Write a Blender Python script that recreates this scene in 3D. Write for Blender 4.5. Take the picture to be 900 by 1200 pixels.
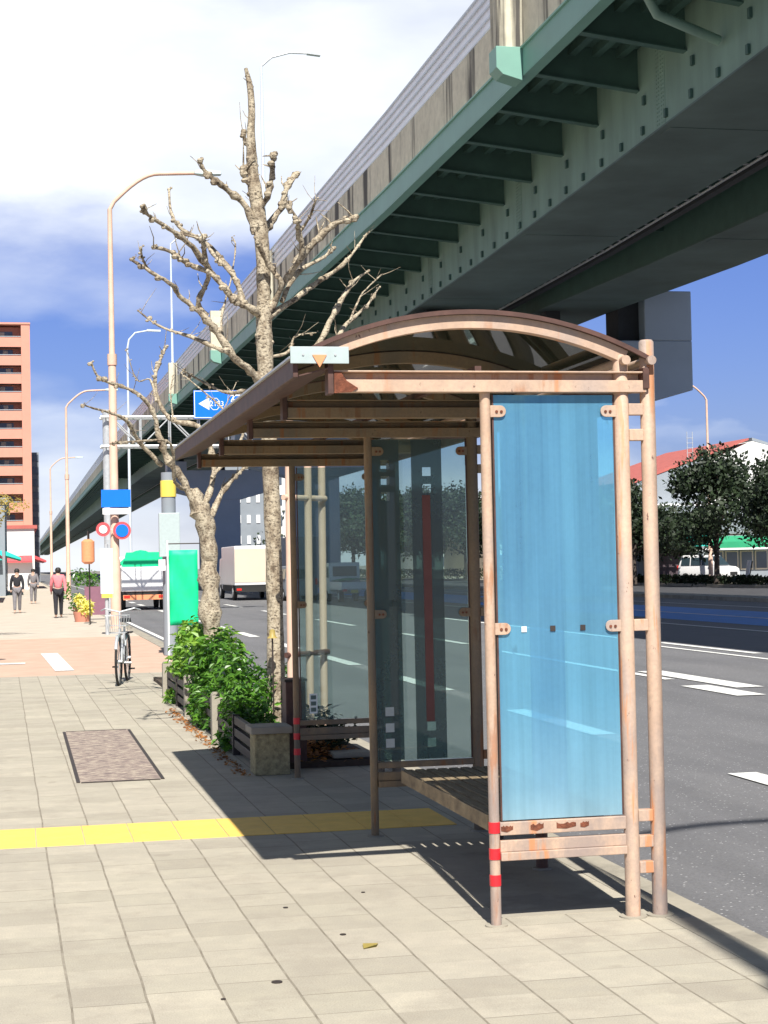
import bpy, math, random
from mathutils import Vector, Matrix
R = math.radians
rnd = random.Random(7)
for o in list(bpy.data.objects): bpy.data.objects.remove(o)
scn = bpy.context.scene
col = scn.collection

# ------------------------------------------------------------------ camera
# street axis = +Y, kerb to the right at +X, pavement top z = 0
cam_d = bpy.data.cameras.new("camera"); cam = bpy.data.objects.new("camera", cam_d); col.objects.link(cam)
scn.camera = cam
cam_d.sensor_fit = 'HORIZONTAL'; cam_d.sensor_width = 36; cam_d.lens = 80
cam_d.clip_start = .1; cam_d.clip_end = 3000
EYE = Vector((0, 0, 1.6))
RC = Matrix.Rotation(R(-12.13), 3, 'Z') @ Matrix.Rotation(R(91.72), 3, 'X') @ Matrix.Rotation(R(-1.17), 3, 'Z')
cam.matrix_world = Matrix.Translation(EYE) @ RC.to_4x4()
scn.render.resolution_x = 768; scn.render.resolution_y = 1024

# ------------------------------------------------------------------ light
SUN = Vector((.13, 2.12, -2.48)).normalized()
scn.view_settings.view_transform = 'Standard'; scn.view_settings.look = 'None'
scn.view_settings.gamma = 1; scn.view_settings.exposure = .67
sd = bpy.data.lights.new("sun", 'SUN'); sd.energy = 5; sd.angle = R(.5); sd.color = (1, .955, .88)
so = bpy.data.objects.new("sun", sd); col.objects.link(so)
so.rotation_euler = SUN.to_track_quat('-Z', 'Y').to_euler(); so.location = (0, -20, 40)

world = bpy.data.worlds.new("World"); scn.world = world; world.use_nodes = True
def build_world():
    nt = world.node_tree; n = nt.nodes; l = nt.links; n.clear()
    out = n.new('ShaderNodeOutputWorld'); bg = n.new('ShaderNodeBackground'); bg.inputs[1].default_value = .05
    l.new(bg.outputs[0], out.inputs[0])
    sky = n.new('ShaderNodeTexSky'); sky.sky_type = 'NISHITA'; sky.sun_disc = False
    sky.sun_elevation = math.asin(-SUN.z); sky.sun_rotation = math.pi + math.atan2(SUN.x, SUN.y)
    sky.air_density = 1.3; sky.dust_density = .3; sky.ozone_density = 3
    tc = n.new('ShaderNodeTexCoord'); sp = n.new('ShaderNodeSeparateXYZ'); l.new(tc.outputs['Generated'], sp.inputs[0])
    def mth(op, a, b=None, c=None):
        q = n.new('ShaderNodeMath'); q.operation = op
        for i, v in enumerate((a, b, c)):
            if v is None: continue
            if isinstance(v, (int, float)): q.inputs[i].default_value = v
            else: l.new(v, q.inputs[i])
        return q.outputs[0]
    mp = n.new('ShaderNodeMapping'); mp.inputs['Scale'].default_value = (1, 1, 2.6); l.new(tc.outputs['Generated'], mp.inputs[0])
    n1 = n.new('ShaderNodeTexNoise'); n1.inputs['Scale'].default_value = 5.5; n1.inputs['Detail'].default_value = 7; n1.inputs['Roughness'].default_value = .5
    l.new(mp.outputs[0], n1.inputs[0])
    n2 = n.new('ShaderNodeTexNoise'); n2.inputs['Scale'].default_value = 13; n2.inputs['Detail'].default_value = 6
    l.new(mp.outputs[0], n2.inputs[0])
    # cloud cover by height over the horizon (z of the direction) broken up by noise
    zz = mth('ADD', sp.outputs[2], mth('MULTIPLY', mth('SUBTRACT', n1.outputs[0], .5), .16))
    # bearing: clouds reach lower to the left of the street
    side = mth('MULTIPLY', sp.outputs[0], .04)
    zz = mth('SUBTRACT', zz, side)
    rp = n.new('ShaderNodeValToRGB'); l.new(zz, rp.inputs[0])
    e = rp.color_ramp.elements
    e[0].position = 0; e[0].color = (.75,)*3 + (1,)
    e[1].position = 1; e[1].color = (.0,)*3 + (1,)
    for p, v in ((.028, .6), (.05, .3), (.062, .42), (.08, .02), (.13, .0), (.165, .3), (.2, .95), (.3, 1.), (.42, .25)):
        k = e.new(p); k.color = (v, v, v, 1)
    cov = mth('ADD', rp.outputs[0], mth('MULTIPLY', mth('SUBTRACT', n2.outputs[0], .5), .5))
    cov = mth('SUBTRACT', cov, mth('MULTIPLY', mth('MAXIMUM', mth('SUBTRACT', sp.outputs[0], .02), 0), .95))
    # the cloud bank stands ahead down the street; cover overhead and behind is thinned to cut ambient light
    ahead = n.new('ShaderNodeMapRange'); l.new(sp.outputs[1], ahead.inputs[0]); ahead.inputs[1].default_value = .0; ahead.inputs[2].default_value = .7; ahead.inputs[3].default_value = .18; ahead.inputs[4].default_value = 1
    cov = mth('MINIMUM', mth('MAXIMUM', mth('MULTIPLY', cov, ahead.outputs[0]), 0), 1)
    mx = n.new('ShaderNodeMix'); mx.data_type = 'RGBA'; l.new(cov, mx.inputs['Factor'])
    tint = n.new('ShaderNodeMix'); tint.data_type = 'RGBA'; tint.blend_type = 'MULTIPLY'; tint.inputs['Factor'].default_value = 1
    l.new(sky.outputs[0], tint.inputs[6]); tr_ = n.new('ShaderNodeValToRGB'); l.new(sp.outputs[2], tr_.inputs[0])
    tr_.color_ramp.elements[0].position = .2; tr_.color_ramp.elements[0].color = (.42, .50, .97, 1)
    tr_.color_ramp.elements[1].position = .5; tr_.color_ramp.elements[1].color = (.62, .56, .50, 1)
    sc2 = n.new('ShaderNodeVectorMath'); sc2.operation = 'SCALE'; l.new(tr_.outputs[0], sc2.inputs[0]); sc2.inputs['Scale'].default_value = 1.42
    l.new(sc2.outputs[0], tint.inputs[7])
    l.new(tint.outputs[2], mx.inputs[6]); mx.inputs[7].default_value = (14, 14.6, 15.2, 1)
    l.new(mx.outputs[2], bg.inputs[0])
build_world()

# ------------------------------------------------------------------ image point -> place helpers
def ray(x, y): return RC @ Vector(((x-450)/2000, (600-y)/2000, -1))
def onG(x, y, z=0.): r = ray(x, y); return EYE + r*((z-EYE.z)/r.z)
def onY(x, y, Y): r = ray(x, y); return EYE + r*(Y/r.y)
def onX(x, y, X): r = ray(x, y); return EYE + r*(X/r.x)

# ------------------------------------------------------------------ object helpers
ORI = {}
def tag(o, label=None, cat=None, group=None, kind=None):
    if label: o['label'] = label
    if cat: o['category'] = cat
    if group: o['group'] = group
    if kind: o['kind'] = kind
    return o
def thing(name, label, cat, loc=(0, 0, 0), rz=0, group=None):
    o = bpy.data.objects.new(name, None); col.objects.link(o); o.empty_display_size = .2
    o.location = loc; o.rotation_euler = (0, 0, rz); ORI[o.name] = Vector(loc)
    return tag(o, label, cat, group)
class MB:
    def __init__(s): s.v = []; s.f = []; s.mi = []; s.m = 0
    def add(s, vs, fs):
        b = len(s.v); s.v += [tuple(v) for v in vs]; s.f += [tuple(b+i for i in f) for f in fs]; s.mi += [s.m]*len(fs); return s
    def box(s, x0, x1, y0, y1, z0, z1):
        s.add([(x0,y0,z0),(x1,y0,z0),(x1,y1,z0),(x0,y1,z0),(x0,y0,z1),(x1,y0,z1),(x1,y1,z1),(x0,y1,z1)],
              [(0,3,2,1),(4,5,6,7),(0,1,5,4),(1,2,6,5),(2,3,7,6),(3,0,4,7)]); return s
    def bar(s, p, q, w, h, up=(0, 0, 1)):
        p = Vector(p); q = Vector(q); d = (q-p).normalized(); up = Vector(up)
        if abs(d.dot(up)) > .98: up = Vector((0, 1, 0))
        a = d.cross(up).normalized()*w/2; b = a.cross(d).normalized()*h/2
        s.add([p-a-b, p+a-b, p+a+b, p-a+b, q-a-b, q+a-b, q+a+b, q-a+b],
              [(0,1,2,3),(7,6,5,4),(0,4,5,1),(1,5,6,2),(2,6,7,3),(3,7,4,0)]); return s
    def tube(s, pts, r, n=12, cap=True):
        pts = [Vector(p) for p in pts]
        rr = r if isinstance(r, (list, tuple)) else [r]*len(pts)
        d0 = (pts[1]-pts[0]).normalized()
        up = Vector((0, 0, 1)) if abs(d0.z) < .9 else Vector((1, 0, 0))
        a = d0.cross(up).normalized(); b0 = len(s.v); fs = []
        for i, p in enumerate(pts):
            d = (pts[min(i+1, len(pts)-1)]-pts[max(i-1, 0)]).normalized()
            a = (a - d*a.dot(d)).normalized(); b = d.cross(a)
            for k in range(n):
                t = 2*math.pi*k/n; q = p+(a*math.cos(t)+b*math.sin(t))*rr[i]; s.v.append(tuple(q))
        for i in range(len(pts)-1):
            for k in range(n):
                k2 = (k+1) % n; fs.append((b0+i*n+k, b0+i*n+k2, b0+(i+1)*n+k2, b0+(i+1)*n+k))
        if cap: fs.append(tuple(b0+k for k in range(n))[::-1]); fs.append(tuple(b0+(len(pts)-1)*n+k for k in range(n)))
        s.f += fs; s.mi += [s.m]*len(fs); return s
    def prism(s, poly, a, b, axis='y'):
        """polygon given in the two other axes, extruded from a to b along axis"""
        def P(u, w, t): return {'y': (u, t, w), 'x': (t, u, w), 'z': (u, w, t)}[axis]
        n = len(poly)
        vs = [P(u, w, a) for u, w in poly]+[P(u, w, b) for u, w in poly]
        fs = [tuple(range(n)), tuple(range(2*n-1, n-1, -1))]+[(i, i+n, (i+1) % n+n, (i+1) % n) for i in range(n)]
        return s.add(vs, fs)
    def sheet(s, rows):
        """grid of points (list of rows) as an open surface"""
        m = len(rows[0]); b = len(s.v)
        for r_ in rows: s.v += [tuple(p) for p in r_]
        for i in range(len(rows)-1):
            for j in range(m-1): s.f.append((b+i*m+j, b+i*m+j+1, b+(i+1)*m+j+1, b+(i+1)*m+j)); s.mi.append(s.m)
        return s
    def loft(s, secs):
        """closed solid through equal-length sections"""
        m = len(secs[0]); b = len(s.v)
        for r_ in secs: s.v += [tuple(p) for p in r_]
        fs = []
        for i in range(len(secs)-1):
            for j in range(m):
                j2 = (j+1) % m; fs.append((b+i*m+j, b+i*m+j2, b+(i+1)*m+j2, b+(i+1)*m+j))
        fs.append(tuple(b+j for j in range(m))[::-1]); fs.append(tuple(b+(len(secs)-1)*m+j for j in range(m)))
        s.f += fs; s.mi += [s.m]*len(fs); return s
    def ball(s, c, r, n=8, sc=(1, 1, 1)):
        c = Vector(c); rows = []
        for i in range(1, n):
            t = math.pi*i/n
            rows.append([c+Vector((math.sin(t)*math.cos(2*math.pi*k/(2*n))*sc[0], math.sin(t)*math.sin(2*math.pi*k/(2*n))*sc[1], math.cos(t)*sc[2]))*r for k in range(2*n)])
        return s.loft(rows)
    def build(s, name, mat, parent=None, smooth=False, bev=0, local=False, label=None):
        me = bpy.data.meshes.new(name); off = Vector((0, 0, 0))
        if parent is not None and not local: off = ORI.get(parent.name, off)
        me.from_pydata([tuple(Vector(v)-off) for v in s.v], [], s.f)
        for m_ in (mat if isinstance(mat, (list, tuple)) else [mat]): me.materials.append(m_)
        if any(s.mi): me.polygons.foreach_set('material_index', s.mi)
        import bmesh
        bm = bmesh.new(); bm.from_mesh(me); bmesh.ops.recalc_face_normals(bm, faces=bm.faces)
        if smooth:
            for f_ in bm.faces: f_.smooth = True
            for e_ in bm.edges:
                if len(e_.link_faces) == 2 and e_.calc_face_angle(0) > .7: e_.smooth = False
        bm.to_mesh(me); bm.free(); me.update()
        o = bpy.data.objects.new(name, me); col.objects.link(o)
        if parent is not None: o.parent = parent; ORI[o.name] = ORI.get(parent.name, Vector((0, 0, 0)))
        if bev: b_ = o.modifiers.new('bevel', 'BEVEL'); b_.width = bev; b_.segments = 2; b_.limit_method = 'ANGLE'
        if label: o['label'] = label
        return o
def solo(name, mb, mat, label, cat, group=None, loc=None, **k):
    """a thing that is one mesh: its origin is moved to loc"""
    o = mb.build(name, mat, None, **k); tag(o, label, cat, group)
    if loc:
        o.data.transform(Matrix.Translation(-Vector(loc))); o.location = loc
    return o
def struct(name, mb, mat, kind='structure', **k):
    o = mb.build(name, mat, None, **k); o['kind'] = kind; return o
def copy_tree(o, parent=None):
    c = o.copy(); col.objects.link(c)
    if parent is not None: c.parent = parent
    for ch in [x for x in o.children]: copy_tree(ch, c)
    return c
def place(o, loc, rz=None, label=None, sc=None, group=None):
    c = copy_tree(o); c.location = loc
    if rz is not None: c.rotation_euler = (0, 0, rz)
    if sc: c.scale = (sc, sc, sc)
    if label: c['label'] = label
    if group: c['group'] = group
    return c

# ------------------------------------------------------------------ materials
class NT:
    def __init__(s, name):
        s.mat = bpy.data.materials.new(name); s.mat.use_nodes = True; s.t = s.mat.node_tree; s.n = s.t.nodes; s.l = s.t.links
        s.b = s.n['Principled BSDF']; s.out = s.n['Material Output']
        s.tc = s.n.new('ShaderNodeTexCoord')
    def m(s, op, a, b=None, c=None):
        q = s.n.new('ShaderNodeMath'); q.operation = op
        for i, v in enumerate((a, b, c)):
            if v is None: continue
            if isinstance(v, (int, float)): q.inputs[i].default_value = v
            else: s.l.new(v, q.inputs[i])
        return q.outputs[0]
    def noise(s, scale, detail=4, rough=.55, stretch=(1, 1, 1), co='Object'):
        mp = s.n.new('ShaderNodeMapping'); mp.inputs['Scale'].default_value = stretch
        s.l.new(s.tc.outputs[co], mp.inputs[0])
        q = s.n.new('ShaderNodeTexNoise'); q.inputs['Scale'].default_value = scale; q.inputs['Detail'].default_value = detail; q.inputs['Roughness'].default_value = rough
        s.l.new(mp.outputs[0], q.inputs[0]); return q.outputs[0]
    def ramp(s, f, stops):
        q = s.n.new('ShaderNodeValToRGB'); s.l.new(f, q.inputs[0]); e = q.color_ramp.elements
        def c4(c): return (c, c, c, 1) if isinstance(c, (int, float)) else (*c, 1)
        e[0].position, e[0].color = stops[0][0], c4(stops[0][1]); e[1].position, e[1].color = stops[-1][0], c4(stops[-1][1])
        for p, c in stops[1:-1]: k = e.new(p); k.color = c4(c)
        return q.outputs[0]
    def mix(s, f, a, b, mode='MIX'):
        q = s.n.new('ShaderNodeMix'); q.data_type = 'RGBA'; q.blend_type = mode
        for sock, v in ((q.inputs['Factor'], f), (q.inputs[6], a), (q.inputs[7], b)):
            if isinstance(v, (int, float)): sock.default_value = v if sock.type == 'VALUE' else (v, v, v, 1)
            elif isinstance(v, tuple): sock.default_value = (*v, 1)
            else: s.l.new(v, sock)
        return q.outputs[2]
    def col(s, c): 
        if isinstance(c, tuple): s.b.inputs['Base Color'].default_value = (*c, 1)
        else: s.l.new(c, s.b.inputs['Base Color'])
        return s
    def rough(s, r):
        if isinstance(r, (int, float)): s.b.inputs['Roughness'].default_value = r
        else: s.l.new(r, s.b.inputs['Roughness'])
        return s
    def bump(s, h, st=.3, d=.01):
        q = s.n.new('ShaderNodeBump'); q.inputs['Strength'].default_value = st; q.inputs['Distance'].default_value = d
        s.l.new(h, q.inputs['Height']); s.l.new(q.outputs[0], s.b.inputs['Normal']); return s

def simple(name, c, rough=.6, var=.15, scale=3, metal=0, bump=0, stretch=(1, 1, 1)):
    t = NT(name); f = t.noise(scale, 5, .6, stretch)
    lo = tuple(max(0, x*(1-var)) for x in c); hi = tuple(min(1, x*(1+var)) for x in c)
    t.col(t.ramp(f, [(.3, lo), (.7, hi)])).rough(rough); t.b.inputs['Metallic'].default_value = metal
    if bump: t.bump(t.noise(scale*6, 4), bump, .01)
    return t.mat

def mat_rusty(name='faded_pink_paint', k=(1, 1, 1)):
    t = NT(name)
    g = t.noise(5, 6, .6); fine = t.noise(60, 4, .6)
    base = t.ramp(g, [(.3, (.47, .32, .225)), (.55, (.56, .395, .28)), (.75, (.43, .31, .24))])
    lil = t.noise(2.2, 3, .5, (1, 1, .5)); base = t.mix(t.ramp(lil, [(.50, 0.), (.64, .8)]), base, (.31, .275, .27))
    st = t.noise(26, 5, .65, (1, 1, .12)); st2 = t.noise(3.1, 3, .5, (1, 1, .6))
    sm = t.m('MULTIPLY', t.ramp(st, [(.52, 0.), (.62, 1.)]), t.ramp(st2, [(.52, 0.), (.62, .7)]))
    base = t.mix(sm, base, (.40, .15, .05))
    pt = t.ramp(t.noise(34, 6, .7, (1, 1, .55)), [(.65, 0.), (.69, 1.)]); base = t.mix(pt, base, (.11, .045, .03))
    base = t.mix(t.ramp(fine, [(.35, .25), (.6, 0.)]), base, (.25, .2, .17))
    s3 = t.n.new('ShaderNodeSeparateXYZ'); t.l.new(t.tc.outputs['Object'], s3.inputs[0])
    low = t.m('MULTIPLY', t.ramp(s3.outputs[2], [(0., 1.), (.15, .95), (.6, .7), (1., .12)]), t.ramp(t.noise(7, 5, .65, (1, 1, .35)), [(.38, 0.), (.58, 1.)]))
    base = t.mix(t.m('MULTIPLY', low, .8), base, (.25, .205, .19))
    st3 = t.m('MULTIPLY', t.ramp(t.noise(19, 4, .6, (1, 1, .07)), [(.54, 0.), (.6, 1.)]), t.ramp(t.noise(1.7, 3, .5, (3, 3, .8)), [(.52, 0.), (.60, .75)]))
    base = t.mix(st3, base, (.55, .21, .07))
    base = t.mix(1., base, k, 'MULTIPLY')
    return t.col(base).rough(.62).bump(fine, .25, .004).mat
def mat_pavement():
    t = NT('paving_slabs'); sp = t.n.new('ShaderNodeSeparateXYZ'); t.l.new(t.tc.outputs['Object'], sp.inputs[0])
    X, Y = sp.outputs[0], sp.outputs[1]
    wob = t.m('MULTIPLY', t.m('SUBTRACT', t.noise(1.3, 2), .5), .02)
    u = t.m('DIVIDE', t.m('ADD', t.m('ADD', X, t.m('MULTIPLY', Y, .0091)), t.m('SUBTRACT', wob, .227)), .279)
    cell = t.m('FLOOR', u); fu = t.m('ABSOLUTE', t.m('SUBTRACT', t.m('FRACT', t.m('ADD', u, .5)), .5))
    w1 = t.n.new('ShaderNodeTexWhiteNoise'); w1.noise_dimensions = '1D'; t.l.new(cell, w1.inputs['W'])
    v = t.m('ADD', t.m('DIVIDE', Y, .285), t.m('MULTIPLY', w1.outputs[0], 1))
    cv = t.m('FLOOR', v); fv = t.m('ABSOLUTE', t.m('SUBTRACT', t.m('FRACT', t.m('ADD', v, .5)), .5))
    cb = t.n.new('ShaderNodeCombineXYZ'); t.l.new(cell, cb.inputs[0]); t.l.new(cv, cb.inputs[1])
    w2 = t.n.new('ShaderNodeTexWhiteNoise'); w2.noise_dimensions = '2D'; t.l.new(cb.outputs[0], w2.inputs['Vector'])
    cb2 = t.n.new('ShaderNodeCombineXYZ'); t.l.new(cell, cb2.inputs[0]); t.l.new(t.m('ROUND', v), cb2.inputs[1]); cb2.inputs[2].default_value = 3
    w3 = t.n.new('ShaderNodeTexWhiteNoise'); w3.noise_dimensions = '3D'; t.l.new(cb2.outputs[0], w3.inputs['Vector'])
    big = t.noise(.9, 4); mid = t.noise(7, 5, .65); fine = t.noise(160, 3)
    c = t.ramp(w2.outputs[0], [(0, (.38, .345, .27)), (.25, (.43, .395, .31)), (.7, (.465, .425, .335)), (1, (.50, .455, .36))])
    c = t.mix(t.ramp(big, [(.35, .45), (.65, 0.)]), c, (.38, .34, .28))
    c = t.mix(t.ramp(mid, [(.45, .3), (.65, 0.)]), c, (.31, .285, .24))
    c = t.mix(t.ramp(t.noise(2.1, 6, .7), [(.5, 0.), (.62, .4)]), c, (.30, .265, .215))
    c = t.mix(.22, c, t.ramp(fine, [(.3, .08), (.7, .75)]), 'OVERLAY')
    blot = t.ramp(t.noise(3.3, 2, .4), [(.70, 0.), (.74, .5)]); c = t.mix(blot, c, (.27, .24, .19))
    jn = t.noise(9, 3)
    jw = t.m('ADD', .008, t.m('MULTIPLY', jn, .02))
    j1 = t.m('LESS_THAN', fu, jw)
    c = t.mix(t.m('MULTIPLY', j1, t.ramp(jn, [(.35, .9), (.7, .35)])), c, (.16, .135, .1))
    j2 = t.m('MULTIPLY', t.m('LESS_THAN', fv, t.m('MULTIPLY', jw, .75)), t.ramp(w3.outputs[0], [(.15, .05), (.95, .7)]))
    c = t.mix(j2, c, (.15, .13, .1))
    h = t.m('SUBTRACT', t.m('MULTIPLY', fine, .25), t.m('MAXIMUM', j1, j2))
    return t.col(c).rough(.8).bump(h, .5, .006).mat
def mat_asphalt():
    t = NT('asphalt'); fine = t.noise(75, 4, .7); vo = t.n.new('ShaderNodeTexVoronoi'); vo.inputs['Scale'].default_value = 55
    t.l.new(t.tc.outputs['Object'], vo.inputs[0])
    c = t.ramp(t.noise(.5, 5, .6), [(.3, (.15, .15, .158)), (.7, (.185, .184, .19))])
    c = t.mix(t.ramp(t.noise(1.1, 5, .6, (1, .06, 1)), [(.48, 0.), (.66, .5)]), c, (.10, .10, .105))
    c = t.mix(t.ramp(t.noise(.35, 6, .7, (1, .4, 1)), [(.55, 0.), (.6, .3)]), c, (.2, .198, .2))
    c = t.mix(t.ramp(fine, [(.3, .6), (.6, 0.)]), c, (.07, .07, .075))
    w = t.n.new('ShaderNodeSeparateColor'); t.l.new(vo.outputs['Color'], w.inputs[0])
    spk = t.m('MULTIPLY', t.m('GREATER_THAN', w.outputs[0], .94), t.m('LESS_THAN', vo.outputs['Distance'], .36))
    c = t.mix(t.m('MULTIPLY', spk, .8), c, (.5, .5, .5))
    return t.col(c).rough(.75).bump(fine, .6, .006).mat
def mat_line():
    t = NT('road_paint'); c = t.mix(t.ramp(t.noise(24, 5, .7), [(.36, 1.), (.46, 0.)]), (.78, .78, .75), (.3, .3, .3))
    return t.col(c).rough(.6).mat
def mat_glass(name, tint, haze, hazecol, dirt=.3, spec=.55, base_dust=0):
    """thin pane: tinted see-through + dusty film that scatters light + a clear reflection"""
    t = NT(name); t.n.remove(t.b)
    tr = t.n.new('ShaderNodeBsdfTransparent'); tr.inputs[0].default_value = (*tint, 1)
    df = t.n.new('ShaderNodeBsdfDiffuse'); df.inputs[0].default_value = (*hazecol, 1)
    tl = t.n.new('ShaderNodeBsdfTranslucent'); tl.inputs[0].default_value = (*hazecol, 1)
    md = t.n.new('ShaderNodeMixShader'); md.inputs[0].default_value = .25; t.l.new(df.outputs[0], md.inputs[1]); t.l.new(tl.outputs[0], md.inputs[2])
    f1 = t.noise(2.5, 5, .6, (1, 1, .35)); f2 = t.noise(40, 4, .7)
    f = t.m('ADD', haze, t.m('MULTIPLY', t.m('SUBTRACT', f1, .5), dirt)); f = t.m('ADD', f, t.m('MULTIPLY', t.m('SUBTRACT', f2, .5), dirt*.3))
    sp_ = t.n.new('ShaderNodeSeparateXYZ'); t.l.new(t.tc.outputs['Object'], sp_.inputs[0])
    if base_dust:
        f = t.m('ADD', f, t.m('MULTIPLY', t.m('SUBTRACT', t.noise(7, 4, .6, (3, 1, .05)), .5), .32))
        low = t.ramp(sp_.outputs[2], [(.42, 1.), (.60, .5), (1., .0)]); f = t.m('ADD', f, t.m('MULTIPLY', low, t.m('MULTIPLY', f1, base_dust)))
        hc = t.mix(t.m('MULTIPLY', low, .55), hazecol, (.55, .66, .62)); t.l.new(hc, df.inputs[0]); t.l.new(hc, tl.inputs[0])
        sc_ = t.ramp(t.noise(9, 3, .8, (1, 1, .4)), [(.70, 1.), (.735, .25)]); tc_ = t.mix(1., tint, sc_, 'MULTIPLY'); t.l.new(tc_, tr.inputs[0])
    f = t.m('MINIMUM', t.m('MAXIMUM', f, .01), .97)
    m1 = t.n.new('ShaderNodeMixShader'); t.l.new(f, m1.inputs[0]); t.l.new(tr.outputs[0], m1.inputs[1]); t.l.new(md.outputs[0], m1.inputs[2])
    gl = t.n.new('ShaderNodeBsdfGlossy'); gl.inputs['Roughness'].default_value = .02
    fr = t.n.new('ShaderNodeFresnel'); fr.inputs[0].default_value = 1.5
    m2 = t.n.new('ShaderNodeMixShader'); t.l.new(t.m('MULTIPLY', fr.outputs[0], spec*2), m2.inputs[0]); t.l.new(m1.outputs[0], m2.inputs[1]); t.l.new(gl.outputs[0], m2.inputs[2])
    t.l.new(m2.outputs[0], t.out.inputs[0]); return t.mat
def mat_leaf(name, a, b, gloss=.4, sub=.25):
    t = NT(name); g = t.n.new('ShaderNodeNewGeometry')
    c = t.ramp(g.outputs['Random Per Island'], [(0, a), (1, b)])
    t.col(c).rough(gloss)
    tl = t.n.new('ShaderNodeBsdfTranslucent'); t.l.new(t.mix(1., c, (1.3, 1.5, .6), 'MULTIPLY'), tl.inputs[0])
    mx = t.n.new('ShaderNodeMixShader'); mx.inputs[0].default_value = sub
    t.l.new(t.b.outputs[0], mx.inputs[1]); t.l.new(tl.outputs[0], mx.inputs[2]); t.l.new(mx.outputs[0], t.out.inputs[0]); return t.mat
def mat_bark():
    t = NT('pale_bark'); a = t.noise(9, 6, .7, (1, 1, .6)); b = t.noise(30, 5, .7, (1, 1, 1.6))
    c = t.ramp(a, [(.34, (.12, .085, .055)), (.45, (.33, .27, .19)), (.56, (.53, .46, .34)), (.64, (.40, .34, .24)), (.72, (.18, .14, .10))])
    c = t.mix(t.ramp(b, [(.38, .9), (.50, 0.)]), c, (.07, .05, .035))
    return t.col(c).rough(.9).bump(b, .7, .02).mat
def mat_concrete(name, c, stains=.5, sx=(1, 1, .12)):
    t = NT(name); f = t.noise(3, 6, .65); st = t.noise(2.4, 5, .6, sx)
    q = t.ramp(f, [(.3, tuple(x*.82 for x in c)), (.7, tuple(min(1, x*1.12) for x in c))])
    q = t.mix(t.m('MULTIPLY', t.ramp(st, [(.52, 0.), (.62, 1.)]), stains), q, (.05, .047, .045))
    return t.col(q).rough(.9).bump(t.noise(40, 4), .3, .01).mat
def mat_facade(name, wall, win, sx, sz, fx=.5, fz=.5, off=0):
    t = NT(name); t.col(wall); return t.mat

M = {}
M['frame'] = mat_rusty(); M['frame_shaded'] = mat_rusty('shaded_brown_shelter_paint', (.50, .49, .38))  # inner frames: browner copy of the pink paint, their shade multiplied in
M['frame_dark'] = simple('weathered_brown_steel', (.085, .04, .03), .6, .35, 12)
M['rust'] = simple('rust', (.16, .05, .025), .9, .5, 30, bump=.5)
M['pave'] = mat_pavement(); M['asphalt'] = mat_asphalt(); M['line'] = mat_line()
M['kerb'] = mat_concrete('kerb_concrete', (.34, .31, .25), .25, (1, 1, 1))
M['ground'] = simple('far_ground', (.2, .19, .17), .9, .2, .3)
M['pave_far'] = simple('far_paving', (.50, .44, .36), .85, .1, 1.5)
M['pave_red'] = simple('reddish_paving', (.52, .36, .27), .85, .12, 2)
M['blue_lane'] = simple('blue_road_coating', (.03, .22, .62), .7, .15, 2)
M['shade_lane'] = simple('shaded_asphalt', (.055, .055, .06), .8, .2, 1)  # far road: darker asphalt copy with the shade put into its colour
M['yellow'] = simple('yellow_tactile', (.88, .56, .12), .7, .08, 8)
M['cover'] = None
t = NT('worn_cover'); w_ = t.noise(14, 6, .75, (.7, 2.2, 1))
t.col(t.ramp(w_, [(.4, (.13, .1, .1)), (.5, (.26, .2, .175)), (.58, (.48, .41, .32))])).rough(.8); M['cover'] = t.mat
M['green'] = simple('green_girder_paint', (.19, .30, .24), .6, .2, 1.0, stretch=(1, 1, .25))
M['green_edge'] = simple('green_edge_paint', (.19, .38, .31), .5, .08, .8)
M['green_dark'] = simple('green_bracket_and_shade_paint', (.055, .12, .10), .65, .15, 1.5)
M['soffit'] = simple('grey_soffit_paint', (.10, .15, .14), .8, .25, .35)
M['parapet'] = mat_concrete('parapet_concrete', (.62, .58, .45), .95, (1, .38, .03))
M['barrier'] = simple('pale_noise_barrier', (.88, .89, .95), .35, .08, .5)
M['pier'] = simple('blue_grey_pier_paint', (.36, .43, .49), .55, .06, .6)
M['dark'] = simple('near_black', (.03, .035, .04), .8, .2, 2)
M['steel'] = simple('galvanised_steel', (.5, .52, .53), .45, .12, 8, metal=.3)
M['lamp_pink'] = simple('faded_salmon_pole', (.66, .45, .34), .6, .1, 3)
M['lamp_white'] = simple('pale_lamp_paint', (.6, .66, .72), .5, .05, 3)
M['wood'] = None
t = NT('worn_bench_wood'); w_ = t.noise(10, 6, .65, (8, .6, 1)); t.col(t.ramp(w_, [(.3, (.12, .085, .05)), (.55, (.27, .205, .12)), (.75, (.36, .29, .19))])).rough(.75).bump(w_, .4, .004); M['wood'] = t.mat
M['red'] = simple('red_tape', (.62, .02, .03), .4, .1, 20)
M['plate'] = simple('pale_plate', (.40, .48, .48), .5, .06, 20)
M['orange'] = simple('orange_marker', (.78, .30, .14), .5, .08, 20)
M['glass_blue'] = mat_glass('blue_film_glass', (.54, .87, .96), .38, (.24, .62, .90), .24, .5, .5)
M['glass_grey'] = mat_glass('dusty_grey_glass', (.72, .84, .82), .13, (.40, .54, .52), .14, .7)
M['glass_roof'] = mat_glass('smoked_roof_sheet', (.13, .15, .13), .45, (.10, .12, .09), .4, .5)
M['film_dark'] = mat_glass('dark_film_stripe', (.38, .48, .47), .4, (.20, .27, .27), .1, .4)
M['film_blue'] = mat_glass('blue_film_stripe', (.45, .62, .80), .28, (.08, .42, .78), .1, .0)
M['film_red'] = simple('red_film_line', (.17, .06, .045), .5, .1, 10)
M['film_white'] = simple('white_film_square', (.7, .76, .76), .5, .05, 10)
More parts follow.
